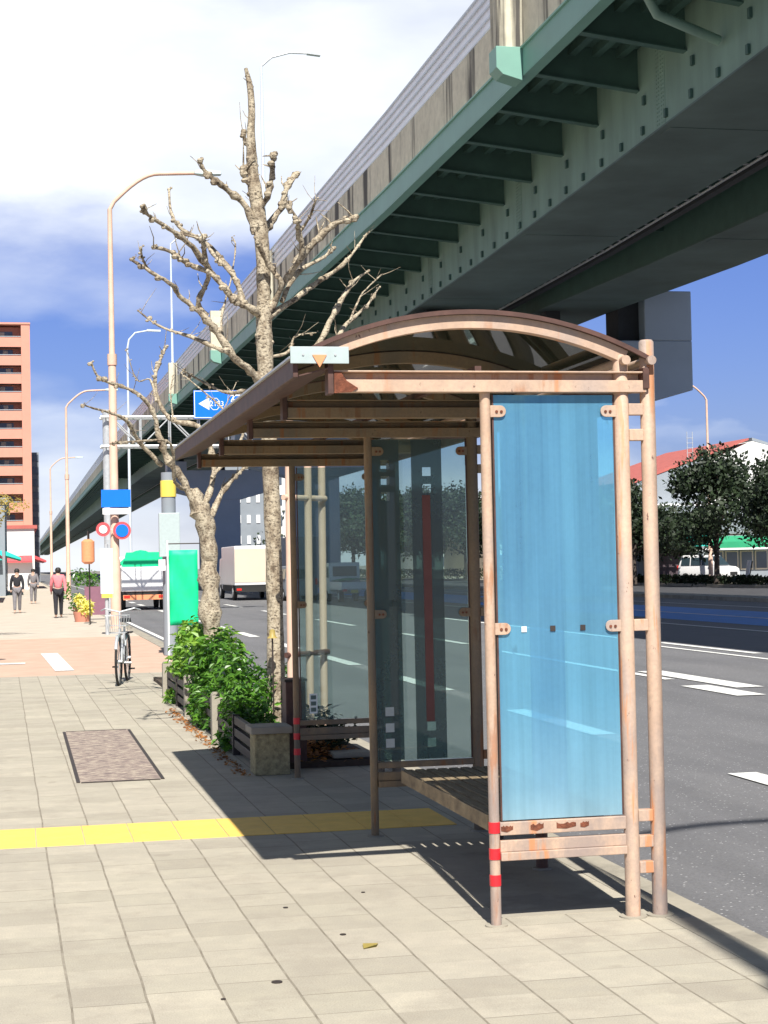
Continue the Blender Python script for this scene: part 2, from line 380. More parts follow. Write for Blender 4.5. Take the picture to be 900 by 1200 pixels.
M['soffit_light'] = simple('dull_grey_film', (.42, .46, .45), .6, .1, 10); M['bark'] = mat_bark()
M['bark_dark'] = simple('dark_bark', (.07, .055, .045), .9, .3, 10, bump=.5)
M['leaf'] = mat_leaf('shrub_leaf', (.012, .055, .008), (.13, .30, .035), .28)
M['leaf2'] = mat_leaf('shrub_leaf_light', (.07, .2, .02), (.26, .42, .06), .35)
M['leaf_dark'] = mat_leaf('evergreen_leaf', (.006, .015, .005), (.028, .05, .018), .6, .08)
M['leaf_tan'] = mat_leaf('tan_leaf', (.3, .25, .06), (.5, .38, .12), .5)
M['dry'] = mat_leaf('dry_leaf', (.2, .07, .02), (.5, .22, .07), .7)
M['block'] = simple('granite_wash_concrete', (.34, .29, .16), .9, .4, 30, bump=.6)
M['soil'] = simple('soil', (.07, .05, .035), .95, .3, 8, bump=.5)
M['rail_brown'] = simple('dark_brown_rail', (.035, .026, .022), .6, .2, 6)
M['blue_sign'] = simple('blue_sign', (.0, .16, .80), .4, .03, 3)
M['white'] = simple('white_paint', (.8, .8, .8), .5, .03, 3)
M['car_white'] = simple('white_car_paint', (.8, .8, .8), .25, .02, 3)
M['car_glass'] = simple('dark_car_glass', (.03, .05, .06), .08, .1, 3)
M['tyre'] = simple('tyre_rubber', (.02, .02, .02), .8, .1, 3)
M['tail'] = simple('red_lamp_lens', (.7, .03, .02), .3, .05, 3)
M['brick'] = simple('salmon_tile', (.54, .225, .15), .7, .05, 1)
M['brick_light'] = simple('pale_salmon_band', (.62, .28, .20), .7, .04, 1)
M['recess'] = simple('dark_balcony_recess', (.07, .05, .06), .8, .2, 2)
M['window'] = simple('window_glass', (.10, .12, .15), .15, .2, 1)
M['wall_white'] = simple('white_wall', (.72, .72, .70), .8, .05, .5)
M['wall_grey'] = simple('grey_wall', (.25, .28, .31), .8, .08, .5)
M['wall_beige'] = simple('beige_wall', (.62, .54, .42), .8, .06, .5)
M['roof_red'] = simple('red_roof', (.42, .11, .09), .7, .12, 2)
M['awn_teal'] = simple('turquoise_awning', (.02, .55, .46), .6, .06, 2)
M['awn_green'] = simple('green_awning', (.02, .30, .14), .6, .08, 2)
M['awn_red'] = simple('red_awning', (.6, .08, .09), .6, .1, 2)
M['banner_green'] = simple('green_banner', (.0, .62, .26), .6, .12, 6)
M['yellow_paint'] = simple('yellow_plate', (.8, .62, .1), .5, .1, 5)
M['purple'] = simple('purple_board', (.22, .10, .14), .6, .1, 5)
M['skin'] = simple('skin', (.55, .35, .26), .6, .05, 5)
M['hair'] = simple('black_hair', (.015, .012, .01), .6, .1, 20)
M['cloth_black'] = simple('black_cloth', (.02, .02, .025), .9, .2, 12)
M['cloth_grey'] = simple('grey_cloth', (.18, .17, .18), .9, .2, 12)
M['cloth_pink'] = simple('coral_cloth', (.65, .2, .22), .9, .1, 12)
M['flower'] = mat_leaf('yellow_flower', (.7, .6, .1), (.85, .8, .35), .6)

# ================================================================== SETTING
g = MB(); g.sheet([[(-900, -60, -.14), (900, -60, -.14)], [(-900, 1500, -.14), (900, 1500, -.14)]]); struct('ground', g, M['ground'])
g = MB(); g.sheet([[(2.9, -30, -.1), (26.5, -30, -.1)], [(2.9, 600, -.1), (26.5, 600, -.1)]]); struct('road', g, M['asphalt'])
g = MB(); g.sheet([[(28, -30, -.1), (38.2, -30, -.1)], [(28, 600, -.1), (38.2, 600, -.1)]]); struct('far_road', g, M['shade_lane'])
g = MB(); g.sheet([[(17.6, -30, -.096), (22.0, -30, -.096)], [(17.6, 400, -.096), (22.0, 400, -.096)]]); struct('bus_lane', g, M['blue_lane'])
g = MB(); g.box(-7, 2.79, -20, 26.4, -.3, 0); struct('pavement', g, M['pave'])
g = MB(); g.box(-7, 2.79, 26.4, 41, -.3, -.006); struct('side_street_crossing', g, M['pave_red'])
g = MB(); g.box(-7, 2.79, 41, 300, -.3, 0); struct('far_pavement', g, M['pave_far'])
g = MB(); g.box(26.5, 28, -30, 400, -.3, .05); struct('median_strip', g, M['kerb'])
g = MB(); g.box(38.2, 48.5, -30, 400, -.3, .04); struct('opposite_pavement', g, M['kerb'])
g = MB()
for k in range(-12, 150):
    y = k*1.8; g.prism([(2.793, -.3), (2.793, .002), (2.925, .0), (2.96, -.02), (2.975, -.3)], y+.006, y+1.794)
struct('kerb', g, M['kerb'], bev=.004)
g = MB()
g.sheet([[(2.976, -20, -.094), (3.22, -20, -.094)], [(2.976, 300, -.094), (3.22, 300, -.094)]]); struct('gutter', g, M['kerb'])
# painted road markings, one object per stripe is overkill for a sheet of paint: dashed lines stay separate objects of the setting
mk = MB()
def q4(mb, x0, x1, y0, y1, z=-.09, sk=0): mb.sheet([[(x0, y0, z), (x1, y0, z)], [(x0+sk, y1, z), (x1+sk, y1, z)]])
for k in range(-3, 40):
    y = 12.5 - 3.0 + k*6.2
    q4(mk, 5.38, 5.62, y, y+3.0)
q4(mk, 8.75, 8.9, 22.4, 31)
q4(mk, 9.02, 9.4, 20.6, 24.2); q4(mk, 8.5, 8.88, 19.4, 21.2); q4(mk, 9.6, 9.9, 16.5, 19.6)
q4(mk, 12.42, 12.6, -10, 26.2); q4(mk, 12.42, 12.6, 27.6, 32.2); q4(mk, 12.42, 12.6, 34, 50); q4(mk, 11.9, 12.02, 20, 31)
for k in range(8): q4(mk, 8.9, 9.08, 34+k*12, 40+k*12)
q4(mk, 3.3, 3.42, 26, 200); q4(mk, 19.6, 19.75, 30, 60)
q4(mk, 16.2, 16.35, -10, 200); q4(mk, 23.7, 23.85, -10, 200)
struct('road_markings', mk, M['line'])
g = MB()
for k in range(14): q4(g, .25+k*.001 - 3+0, .25, 31, 33, .0)
mk = MB(); mk.sheet([[(.55, 27.6, .002), (.85, 27.6, .002)], [(.4, 33.5, .002), (.72, 33.5, .002)]]); mk.sheet([[(-1.2, 30, .002), (.1, 30, .002)], [(-1.2, 30.4, .002), (.1, 30.4, .002)]])
struct('crossing_markings', mk, M['line'])
g = MB()
for k in range(20):
    x = -2.84+k*.279 - .0091*10.4 + .227
    if x > 2.5: break
    for j in (0, 1): g.box(x+.003, x+.276, 10.13+j*.362, 10.13+j*.362+.358, -.05, .004)
struct('yellow_tactile_paving', g, M['yellow'])
g = MB(); P = [onG(75, 858), onG(148, 855), onG(191, 913), onG(97, 918)]
g.sheet([[(.43, 13.05, .004), (1.04, 13.05, .004)], [(.43, 17.15, .004), (1.04, 17.15, .004)]])
cv = MB(); cv.box(.43, 1.04, 13.05, 17.15, -.04, .005)
root = thing('utility_cover', 'long worn rectangular utility cover set in the pavement before the yellow strip', 'cover', (.73, 15.1, 0))
cv.build('cover_plate', M['cover'], root)
f_ = MB()
for a, b in (((.42, 13.05), (.42, 17.15)), ((1.05, 13.05), (1.05, 17.15))): f_.box(a[0]-.014, a[0]+.014, a[1], b[1], -.04, .007)
f_.box(.44, 1.03, 13.02, 13.045, -.04, .007); f_.box(.44, 1.03, 17.155, 17.18, -.04, .007)
f_.build('cover_frame', M['rail_brown'], root)
# shelter floor: darker grating beneath the bench
g = MB()
g.box(2.1, 2.72, 7.42, 9.6, -.05, .003); struct('shelter_floor_strip', g, M['kerb'])
g = MB()
for x, y, r_ in ((.95, 6.55, .022), (1.35, 7.3, .014), (1.62, 8.2, .01), (1.2, 7.95, .012), (.72, 6.35, .01)):
    g.tube([(x, y, 0), (x, y, .004)], r_, 9)
struct('gum_spots', g, M['rail_brown'], kind='stuff')
lf = MB(); lf.add([(1.38, 7.0, .004), (1.44, 7.02, .012), (1.46, 7.08, .005), (1.39, 7.07, .01)], [(0, 1, 2, 3)])
solo('fallen_leaf', lf, M['leaf_tan'], 'small pale dry leaf lying alone on the sunlit slabs', 'leaf', loc=(1.42, 7.04, 0))

# ================================================================== BUS SHELTER
YF = [7.275, 9.87, 12.72]; YB = [7.275, 8.57, 9.87, 11.3, 12.72]
XL, XA, XB_ = 2.03, 2.665, 2.792
sh = thing('bus_shelter', 'open bus shelter with faded pink posts, arched smoked roof and a blue end pane', 'shelter', (2.4, 9.99, 0))
def arcz(x, off=0): Rr = 1.70; return 2.70-Rr+math.sqrt(max(0, (Rr+off)**2-(x-1.985)**2))
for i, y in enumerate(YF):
    FM = M['frame'] if i == 0 else M['frame_shaded']
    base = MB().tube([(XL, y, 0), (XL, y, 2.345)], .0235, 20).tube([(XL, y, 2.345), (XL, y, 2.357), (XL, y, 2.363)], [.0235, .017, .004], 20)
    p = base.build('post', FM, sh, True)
    MB().tube([(XL, y, 0), (XL, y, .006)], .05, 20).build('post_foot', M['kerb'], p, True)
    if i != 1:
        for z in (.43, .315, .2):
            MB().tube([(XL, y, z-.024), (XL, y, z+.024)], .0258, 20).build('red_band', M['red'], p, True)
    for X, zt in ((XA, 2.52), (XB_, 2.585)):
        p = MB().tube([(X, y, 0), (X, y, zt-.01), (X, y, zt)], [.034, .034, .027], 24).build('post', FM, sh, True)
        MB().tube([(X, y, 0), (X, y, .007)], .062, 18).build('post_foot', M['kerb'], p, True)
    for z in (2.27, 2.155, 1.30, .45, .335, .22):
        MB().box(XA+.03, XB_-.03, y-.022, y+.022, z-.026, z+.026).build('rung', FM, sh, bev=.003)
for i, y in enumerate(YB):
    FM = M['frame'] if i == 0 else M['frame_shaded']
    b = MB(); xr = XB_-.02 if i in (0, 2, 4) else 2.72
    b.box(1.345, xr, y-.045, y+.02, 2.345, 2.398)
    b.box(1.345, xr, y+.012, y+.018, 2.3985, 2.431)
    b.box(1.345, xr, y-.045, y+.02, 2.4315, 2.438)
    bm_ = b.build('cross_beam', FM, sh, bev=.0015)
    MB().box(1.318, 1.343, y-.05, y+.03, 2.335, 2.50).build('hanger', M['frame_dark'], bm_, bev=.002)
    if i == 0:
        e = MB().prism([(1.345, 2.338), (1.42, 2.343), (1.45, 2.36), (1.40, 2.392), (1.375, 2.43), (1.345, 2.43)], y-.052, y-.0455)
        e.build('rusty_gusset', M['rust'], bm_)
    a = MB(); secs = []
    xs = [1.235+k*(2.70-1.235)/28 for k in range(29)]
    for x in xs:
        c0 = Vector((1.985, 0, 1.0)); d = Vector((x-1.985, 0, arcz(x)-1.0)).normalized()
        po = c0+d*(1.70-.012); pi = c0+d*(1.70-.07)
        secs.append([(po.x, y-.028, po.z), (po.x, y+.028, po.z), (pi.x, y+.028, pi.z), (pi.x, y-.028, pi.z)])
    a.loft(secs).build('roof_arch', FM, sh, True)
# roof sheet with its dark edge trims
def arc_shell(x0, x1, y0, y1, t0, t1, n=40):
    mb = MB(); c0 = Vector((1.985, 0, 1.0)); secs = []
    for k in range(n+1):
        x = x0+(x1-x0)*k/n; d = Vector((x-1.985, 0, arcz(x)-1.0)).normalized(); o = c0+d*(1.70+t1); i_ = c0+d*(1.70+t0)
        secs.append([(o.x, y0, o.z), (o.x, y1, o.z), (i_.x, y1, i_.z), (i_.x, y0, i_.z)])
    return mb.loft(secs)
arc_shell(1.19, 2.77, 7.238, 12.80, -.008, -.003).build('roof_sheet', M['glass_roof'], sh, True)
for y0, y1 in ((7.222, 7.237), (9.84, 9.90), (12.802, 12.83), (8.55, 8.59), (11.28, 11.32)):
    arc_shell(1.18, 2.785, y0, y1, -.012, .008).build('roof_trim', M['frame_dark'], sh, True)
MB().box(1.165, 1.188, 7.222, 12.83, 2.405, 2.50).build('eave_fascia', M['frame_dark'], sh, bev=.003)
MB().box(1.150, 1.164, 7.222, 12.83, 2.487, 2.497).build('eave_drip', M['steel'], sh)
MB().prism([(1.19, 2.41), (1.34, 2.45), (1.34, 2.455), (1.19, 2.416)], 7.222, 12.83).build('eave_soffit', M['frame_dark'], sh)
MB().box(2.755, 2.785, 7.222, 12.83, 2.36, 2.455).build('gutter', M['frame_dark'], sh, bev=.003)
for X in (XA+.005, XB_):
    MB().tube([(X, 7.205, 2.487), (X, 12.79, 2.487)], .021, 16).build('long_tube', M['frame'], sh, True)
MB().box(2.0, 2.03, 7.32, 12.68, 2.44, 2.47).build('purlin', M['frame_dark'], sh)
# end and cross panels
def clamp(y, side, z):
    x0 = XL+.02 if side < 0 else XA-.03; s_ = 1 if side < 0 else -1; m_ = MB(); L = .072
    poly = [(x0, z-.026)]; n = 8
    for k in range(n+1):
        t_ = -math.pi/2+math.pi*k/n; poly.append((x0+s_*(L-.026+.026*math.cos(t_)), z+.026*math.sin(t_)))
    poly.append((x0, z+.026)); m_.prism(poly, y-.017, y-.008)
    c_ = m_.build('glass_clamp', (M['frame'] if y < 8 else M['frame_shaded']), sh, bev=.0015)
    for k in (0, 1):
        xx = x0+s_*(.028+.022*k); MB().tube([(xx, y-.021, z-.002), (xx, y-.017, z-.002)], .0065, 10).build('bolt', M['rust'], c_, True)
for i, y in enumerate(YF):
    gm = M['glass_blue'] if i == 0 else M['glass_grey']
    z0 = .458 if i == 0 else .434
    gl = MB().box(XL+.038, XA-.042, y-.004, y+.004, z0, 2.335).build('glass_pane', gm, sh)
    e = MB(); e.box(XL+.030, XL+.0375, y-.006, y+.006, z0, 2.336); e.box(XA-.0415, XA-.034, y-.006, y+.006, z0, 2.336)
    e.build('pane_edge', M['frame_dark'], sh)
    b = MB(); b.box(XL+.022, XA-.03, y-.02, y+.02, .395, .452 if i == 0 else .43); b.build('bottom_rail', (M['frame'] if y < 8 else M['frame_shaded']), sh, bev=.003)
    b = MB(); b.box(XL+.022, XA-.03, y-.016, y+.016, .322, .372); b.box(XL+.022, XA-.03, y-.03, y+.016, .285, .3215); b.build('bottom_rail', (M['frame'] if y < 8 else M['frame_shaded']), sh, bev=.003)
    if i == 0:
        for x0, x1 in ((2.055, 2.11), (2.19, 2.25), (2.31, 2.40), (2.42, 2.46)):
            pts = [(x0, .415)]
            n = 9
            for k in range(n+1): pts.append((x0+(x1-x0)*k/n, .436+rnd.uniform(-.004, .007)))
            pts.append((x1, .42)); pts.append(((x0+x1)/2, .411+rnd.uniform(-.003, .003)))
            MB().prism(pts, y-.0216, y-.0205).build('rust_patch', M['rust'], sh)
    for side in (-1, 1):
        for z in (2.262, 1.30): clamp(y, side, z)
# printed film on the panes
y = YF[1]-.0065
for x0, x1, red, zt, zb in ((2.045, 2.215, 0, (2.185, 2.09, 1.995), (.725, .63, .54)), (2.29, 2.475, 1, (2.14, 2.04), (.63, .535))):
    sq = .052; cx = (x0+x1)/2; mb = MB(); zs = sorted(list(zb)+list(zt))
    cx0, cx1 = cx-sq/2, cx+sq/2; lo, hi = .44, 2.33
    mb.box(x0, cx0, y, y+.0015, lo, hi); mb.box(cx1, x1, y, y+.0015, lo, hi)
    zc = lo
    for z in zs: mb.box(cx0, cx1, y, y+.0015, zc, z-sq/2); zc = z+sq/2
    mb.box(cx0, cx1, y, y+.0015, zc, hi); mb.build('film_stripe', M['film_dark'], sh)
    for z in zb: MB().box(cx0, cx1, y, y+.0015, z-sq/2, z+sq/2).build('film_square', M['glass_grey'] if red else M['soffit_light'], sh)
    if red: MB().box(cx-.03, cx+.02, y-.002, y-.001, .66, 2.0).build('red_line', M['film_red'], sh)
y = YF[0]-.0065
MB().box(2.215, 2.375, y+.012, y+.0135, .47, 2.33).build('film_stripe', M['film_blue'], sh)
MB().box(2.10, 2.20, y+.012, y+.0135, 1.32, 2.27).build('film_stripe', M['film_blue'], sh)
for x, mt in ((2.318, 'rail_brown'), (2.458, 'rail_brown'), (2.185, 'film_white')):
    MB().box(x-.012, x+.012, y-.002, y-.0005, 1.283, 1.308).build('film_square', M[mt], sh)
y = YF[2]-.0065
st = MB().box(2.13, 2.19, y, y+.001, .48, .63).build('sticker', M['film_white'], sh)
for k in range(3): MB().box(2.14, 2.18, y-.0012, y-.0006, .495+k*.046, .525+k*.046).build('sticker_print', M['soffit'], st)
# roof end plate
pl = MB().box(1.15, 1.405, 7.190, 7.196, 2.462, 2.535).build('end_plate', M['plate'], sh, bev=.002)
MB().prism([(1.245, 2.499), (1.307, 2.499), (1.276, 2.445)], 7.185, 7.1895).build('arrow_marker', M['orange'], pl)
for x in (1.205, 1.345): MB().tube([(x, 7.186, 2.5), (x, 7.19, 2.5)], .005, 8).build('screw', M['steel'], pl)

# benches
def bench(y0, y1, label):
    b = thing('bench', label, 'bench', (2.43, (y0+y1)/2, 0), group=None)
    xs0, xs1, n = 2.13, 2.73, 9; w = (xs1-xs0)/n
    for k in range(n):
        x = xs0+k*w; MB().box(x+.006, x+w-.008, y0, y1, .388, .42).build('slat', M['wood'], b, bev=.004)
    MB().box(xs0-.008, xs0, y0, y1, .345, .418).build('front_board', M['wood'], b, bev=.002)
    MB().box(xs0+.02, xs1-.02, y0+.05, y0+.09, .34, .387).build('bearer', M['frame_dark'], b); MB().box(xs0+.02, xs1-.02, y1-.09, y1-.05, .34, .387).build('bearer', M['frame_dark'], b)
    for x in (2.63,):
        for y in (y0+.8, y1-.2):
            l_ = MB().tube([(x, y, 0), (x, y, .387)], .032, 18).build('leg', M['frame_dark'], b, True)
            MB().tube([(x, y, 0), (x, y, .012)], .05, 16).build('leg_foot', M['kerb'], l_, True)
    return b
bench(7.72, 9.55, 'worn wooden slat bench inside the shelter behind the blue end pane')

# ================================================================== ELEVATED ROAD
def lerp(tab, y):
    if y <= tab[0][0]: return tab[0][1]
    for (a, u), (b, w) in zip(tab, tab[1:]):
        if y <= b: return u+(w-u)*(y-a)/(b-a)
    return tab[-1][1]
ST = [-30, 0, 20, 32, 47, 55, 67.5, 80, 100, 130, 170, 220, 300, 420, 700, 1400]
def zr(y): return 0 if y < 55 else .0115*(min(y, 230)-55)
def xw(y): return lerp([(-30, 12.95), (32, 14.77), (47, 15.26), (67.5, 15.85), (100, 16.3), (420, 16.3)], y)
def x2(y): return lerp([(-30, 23.9), (48, 21.65), (67, 20.97), (100, 20.7), (420, 20.7)], y)
XF = 12.1
vd = thing('elevated_road', 'long green steel elevated expressway with concrete parapet running over the road', 'viaduct', (21, 60, 0))
def longbar(name, fx0, fx1, z0, z1, mat, par=None, st=ST, **k):
    m_ = MB(); m_.loft([[(fx0(y), y, z0+zr(y)), (fx1(y), y, z0+zr(y)), (fx1(y), y, z1+zr(y)), (fx0(y), y, z1+zr(y))] for y in st])
    return m_.build(name, mat, par or vd, **k)
def C(v): return lambda y: v
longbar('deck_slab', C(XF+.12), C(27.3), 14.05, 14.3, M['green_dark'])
longbar('edge_fascia', C(XF), C(XF+.1), 13.35, 13.97, M['green_edge'])
longbar('edge_fascia_lip', C(XF-.06), C(XF+.02), 13.972, 14.02, M['green_edge'])
longbar('fascia_flange', C(XF+.002), C(XF+.3), 13.31, 13.348, M['green_edge'])
longbar('parapet', C(XF+.03), C(XF+.3), 14.022, 15.36, M['parapet'])
longbar('parapet_far', C(27.2), C(27.45), 13.35, 15.36, M['parapet'])
# noise barrier : posts, panel and rails
nb = longbar('noise_barrier', C(XF+.12), C(XF+.2), 15.362, 16.62, M['barrier'])
m_ = MB()
for z in (15.42, 15.72, 16.02, 16.3, 16.58):
    m_.loft([[(XF+.06, y, z+zr(y)), (XF+.118, y, z+zr(y)), (XF+.118, y, z+.05+zr(y)), (XF+.06, y, z+.05+zr(y))] for y in ST])
m_.build('barrier_rails', M['lamp_white'], nb)
# box girders
def girder(fx, w):
    g_ = longbar('box_girder', fx, lambda y: fx(y)+w, 11.704, 14.04, M['green' if w > 3.1 else 'green_dark'])  # second girder takes the darker green, its shade put into the colour
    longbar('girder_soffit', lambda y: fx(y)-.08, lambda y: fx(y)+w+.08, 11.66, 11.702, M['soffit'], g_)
    return g_
g1 = girder(xw, 3.25); g2 = girder(x2, 3.05)
# outer brackets with bottom flange
for k in range(-12, 68):
    y = 35.9+3.3*k; zz = zr(y); X = xw(y)-.002; b = MB()
    b.prism([(XF+.11, 13.37+zz), (X, 13.03+zz), (X, 14.045+zz), (XF+.11, 14.045+zz)], y-.015, y+.015)
    b.bar((XF+.11, y, 13.35+zz), (X, y, 13.01+zz), .24, .03)
    b.build('bracket', M['green_dark'], vd)
for k in range(4):
    x_ = 12.6+k*.62
    longbar('deck_rib', C(x_), C(x_+.2), 13.83, 14.046, M['green_dark'])
for k in range(0, 30):
    y = 4.5+k*9.9; zz = zr(y)
    MB().box(xw(y)+3.26, x2(y)-.01, y-.06, y+.06, 12.6+zz, 14.04+zz).build('cross_beam', M['green_dark'], vd)
# small clip plates on the web
cl = []
for k in range(48): cl.append((24+k*1.65, 11.86, .20))
for k in range(26): cl.append((25.5+k*3.3, 12.55, .22))
for y, z, h in cl:
    X = xw(y); MB().box(X-.07, X-.002, y-.06, y+.06, z+zr(y), z+h+zr(y)).build('web_clip', M['green_dark'], g1)
for y in (37.6, 50.6, 63.8, 77, 90):
    X = xw(y)
    s_ = MB(); s_.box(X-.018, X-.002, y-.3, y+.3, 11.72+zr(y), 13.95+zr(y))
    for r_ in range(22):
        for c_ in (-.2, -.08, .08, .2): s_.box(X-.032, X-.018, y+c_-.018, y+c_+.018, 11.8+r_*.098+zr(y), 11.835+r_*.098+zr(y))
    s_.build('splice_plate', M['green'], g1)
    s_ = MB(); s_.box(xw(y)+.1, xw(y)+3.1, y-.3, y+.3, 11.645+zr(y), 11.659+zr(y)); s_.box(x2(y)+.1, x2(y)+2.9, y-.3, y+.3, 11.645+zr(y), 11.659+zr(y)); s_.build('soffit_splice', M['soffit'], g1)
# inspection walkway in the gap
w = MB()
for dx in (.35, .95):
    w.tube([(xw(y)+3.3+dx, y, 12.1+zr(y)) for y in ST], .04, 6); w.tube([(xw(y)+3.3+dx, y, 12.75+zr(y)) for y in ST], .03, 6)
for k in range(140):
    y = 10+k*.9; w.bar((xw(y)+3.65, y, 12.1+zr(y)), (xw(y)+4.25, y, 12.1+zr(y)), .06, .04)
    if k % 2 == 0: w.bar((xw(y)+3.65, y, 12.1+zr(y)), (xw(y)+3.65, y, 12.75+zr(y)), .04, .04)
w.build('walkway', M['steel'], vd)
longbar('cable_duct', lambda y: xw(y)+4.35, lambda y: xw(y)+4.6, 12.0, 12.2, M['dark'])
# drain pipe near the top of the picture
MB().tube([(12.9, 32.8, 13.75), (12.95, 33.1, 13.2), (13.2, 33.3, 12.95), (14.7, 33.6, 12.55)], .11, 12).build('drain_pipe', M['green'], vd, True)
# lamp refuges bulging from the edge
for y in (39.6, 81, 102, 131):
    zz = zr(y)
    b = MB(); b.prism([(XF-.66, 13.5+zz), (XF-.5, 13.34+zz), (XF-.003, 13.2+zz), (XF-.003, 14.02+zz), (XF-.66, 14.02+zz)], y-.32, y+.32)
    b.build('refuge_base', M['green_edge'], vd, bev=.01)
    b = MB(); b.box(XF-.62, XF+.028, y-.28, y+.28, 14.025+zz, 16.4+zz)
    b.build('refuge_parapet', M['parapet'], vd)

def pier(y, label):
    cx = 21.35; p = thing('viaduct_pier', label, 'pier', (cx, y, -.1), group='steel piers of the elevated road')
    z = -.1+zr(y)
    MB().prism([(cx-1.75, -.1), (cx+1.75, -.1), (cx+1.75, 7.5+z), (cx-1.75, 7.5+z)], y-1.2, y+1.2).build('column', M['pier'], p, bev=.08)
    MB().prism([(cx-1.76, 7.3+z), (cx+1.76, 7.3+z), (cx+5.9, 8.42+z), (cx+5.9, 10.45+z), (cx-5.9, 10.45+z), (cx-5.9, 8.42+z)], y-1.25, y+1.25).build('cross_head', M['pier'], p, bev=.05)
    for s_ in (1, -1):
        a, b = sorted((cx+s_*3.85, cx+s_*5.9)); MB().box(a, b, y-1.25, y+1.25, 10.452+z, (12.5 if s_ > 0 else 11.4)+z).build('end_block', M['pier'], p, bev=.04)
    MB().box(cx+2.95, cx+3.84, y-.6, y+.9, 10.452+z, 12.2+z).build('bearing_block', M['dark'], p)  # near-black colour carries the shade of the recess beside the end block
    for X in (xw(y)+1.6, x2(y)+1.5):
        for dx in (-.9,): MB().box(X+dx-.3, X+dx+.3, y-.4, y+.4, 10.452+z, 11.74+z).build('bearing', M['dark'], p)
    MB().box(cx-2.6, cx+2.6, y-2, y+2, -.12, .1).build('footing', M['kerb'], p)
    return p
pier(67, 'nearest blue grey steel pier, its cross head ending just right of the shelter')
pier(124, 'second blue grey steel pier, seen through the far clear pane of the shelter')
pier(181, 'third pier away, small under the far end of the elevated road')
pier(10, 'pier of the elevated road beside the viewer, right of the view')

# ------------------------------------------------------------------ street lamps
def street_lamp(loc, label, mat, group):
    x, y, z0 = loc; o = thing('street_lamp', label, 'street lamp', loc, group=group)
    MB().tube([(x, y, z0), (x, y, z0+1.8), (x, y, z0+1.85), (x, y, z0+7.2), (x, y, z0+7.3), (x, y, z0+11.35)], [.145, .135, .12, .105, .08, .065], 14).build('pole', mat, o, True)
    MB().tube([(x, y, z0+7.1), (x, y, z0+7.4)], .13, 12).build('pole_collar', mat, o, True)
    pts = [(x, y, z0+11.33)]
    for k in range(9): t_ = k/8; pts.append((x+.12+1.25*t_, y, z0+11.55+.8*math.sin(t_*math.pi/2)))
    pts.append((x+2.4, y, z0+12.4))
    a_ = MB().tube(pts, .055, 10).build('arm', mat, o, True)
    h = MB(); h.loft([[(x+2.3, y-.1, z0+12.36), (x+2.3, y+.1, z0+12.36), (x+2.3, y+.08, z0+12.46), (x+2.3, y-.08, z0+12.46)],
                      [(x+2.55, y-.17, z0+12.33), (x+2.55, y+.17, z0+12.33), (x+2.55, y+.12, z0+12.5), (x+2.55, y-.12, z0+12.5)],
                      [(x+3.05, y-.13, z0+12.36), (x+3.05, y+.13, z0+12.36), (x+3.05, y+.07, z0+12.46), (x+3.05, y-.07, z0+12.46)]])
    h.build('lamp_head', M['plate'], o, bev=.02); return o
sl = street_lamp((2.56, 46.5, 0), 'tall salmon street lamp at the kerb left of the bare tree', M['lamp_pink'], 'salmon street lamps along the kerb')
sl2 = place(sl, (2.42, -.4, 0), label='salmon street lamp standing beside the viewer, casting its shadow on the kerb')
place(sl, (2.6, 92, 0), label='more distant salmon street lamp, second along the kerb', sc=.9)
place(sl, (2.6, 138, 0), label='farthest small salmon street lamp along the kerb', sc=.85)
place(sl, (40.6, 96, -.1), rz=math.pi, label='curved pale street lamp across the road above the dark trees', sc=.98)
# slim lamps on the viaduct
def via_lamp(y, h, label):
    x = XF-.3; z0 = 16.39+zr(y); o = thing('viaduct_lamp', label, 'lamp post', (x, y, z0), group='lamps on the elevated road')
    MB().tube([(x, y, z0), (x, y, z0+h)], [.10, .06], 8).build('pole', M['lamp_white'], o, True)
    MB().tube([(x, y, z0+h), (x+.5, y, z0+h+.45), (x+1.4, y, z0+h+.72), (x+2.3, y, z0+h+.72)], .05, 8).build('arm', M['steel'], o, True)
    MB().bar((x+2.25, y, z0+h+.72), (x+2.9, y, z0+h+.66), .28, .1).build('lamp_head', M['steel'], o)
    return o
via_lamp(81, 9.0, 'slim pale lamp post rising from the elevated road behind the bare tree')
via_lamp(131, 9.2, 'thin pale lamp post on the elevated road left of the bare tree')
v3 = thing('viaduct_lamp', 'small curved pale lamp just right of the salmon street lamp', 'lamp post', (9.6, 150, 0), group='lamps beyond the sign gantry')
MB().tube([(9.6, 150, -.1), (9.6, 150, 20.8), (9.75, 150, 21.6), (10.3, 150, 22.2), (11.4, 150, 22.4)], [.14, .09, .08, .07, .06], 8).build('pole', M['lamp_white'], v3, True)
MB().bar((11.3, 150, 22.42), (12.5, 150, 22.38), .4, .16).build('lamp_head', M['lamp_white'], v3)

# ------------------------------------------------------------------ sign gantry
gy = 65
ga = thing('sign_gantry', 'pale steel truss gantry reaching out over the road behind the bare trees', 'sign gantry', (3.3, gy, 0))
MB().tube([(3.35, gy, 0), (3.35, gy, 7.6)], .17, 14).build('pole', M['steel'], ga, True)
m_ = MB()
for yy in (gy-.35, gy+.35):
    for z in (6.2, 7.3): m_.tube([(3.1, yy, z), (9.6, yy, z)], .055, 8)
    for k in range(5):
        x = 3.5+k*1.1; m_.tube([(x, yy, 6.2), (x, yy, 7.3)], .028, 6); m_.tube([(x, yy, 6.2 if k % 2 else 7.3), (x+1.1, yy, 7.3 if k % 2 else 6.2)], .028, 6)
for k in range(7):
    x = 3.3+k*1.05
    for z in (6.2, 7.3): m_.tube([(x, gy-.35, z), (x, gy+.35, z)], .025, 6)
m_.build('truss', M['steel'], ga, True)
sg = thing('direction_sign', 'blue direction sign with white left arrow hung on the gantry above the shelter roof', 'road sign', (7.9, gy-.5, 7.2))
sy = gy-.5
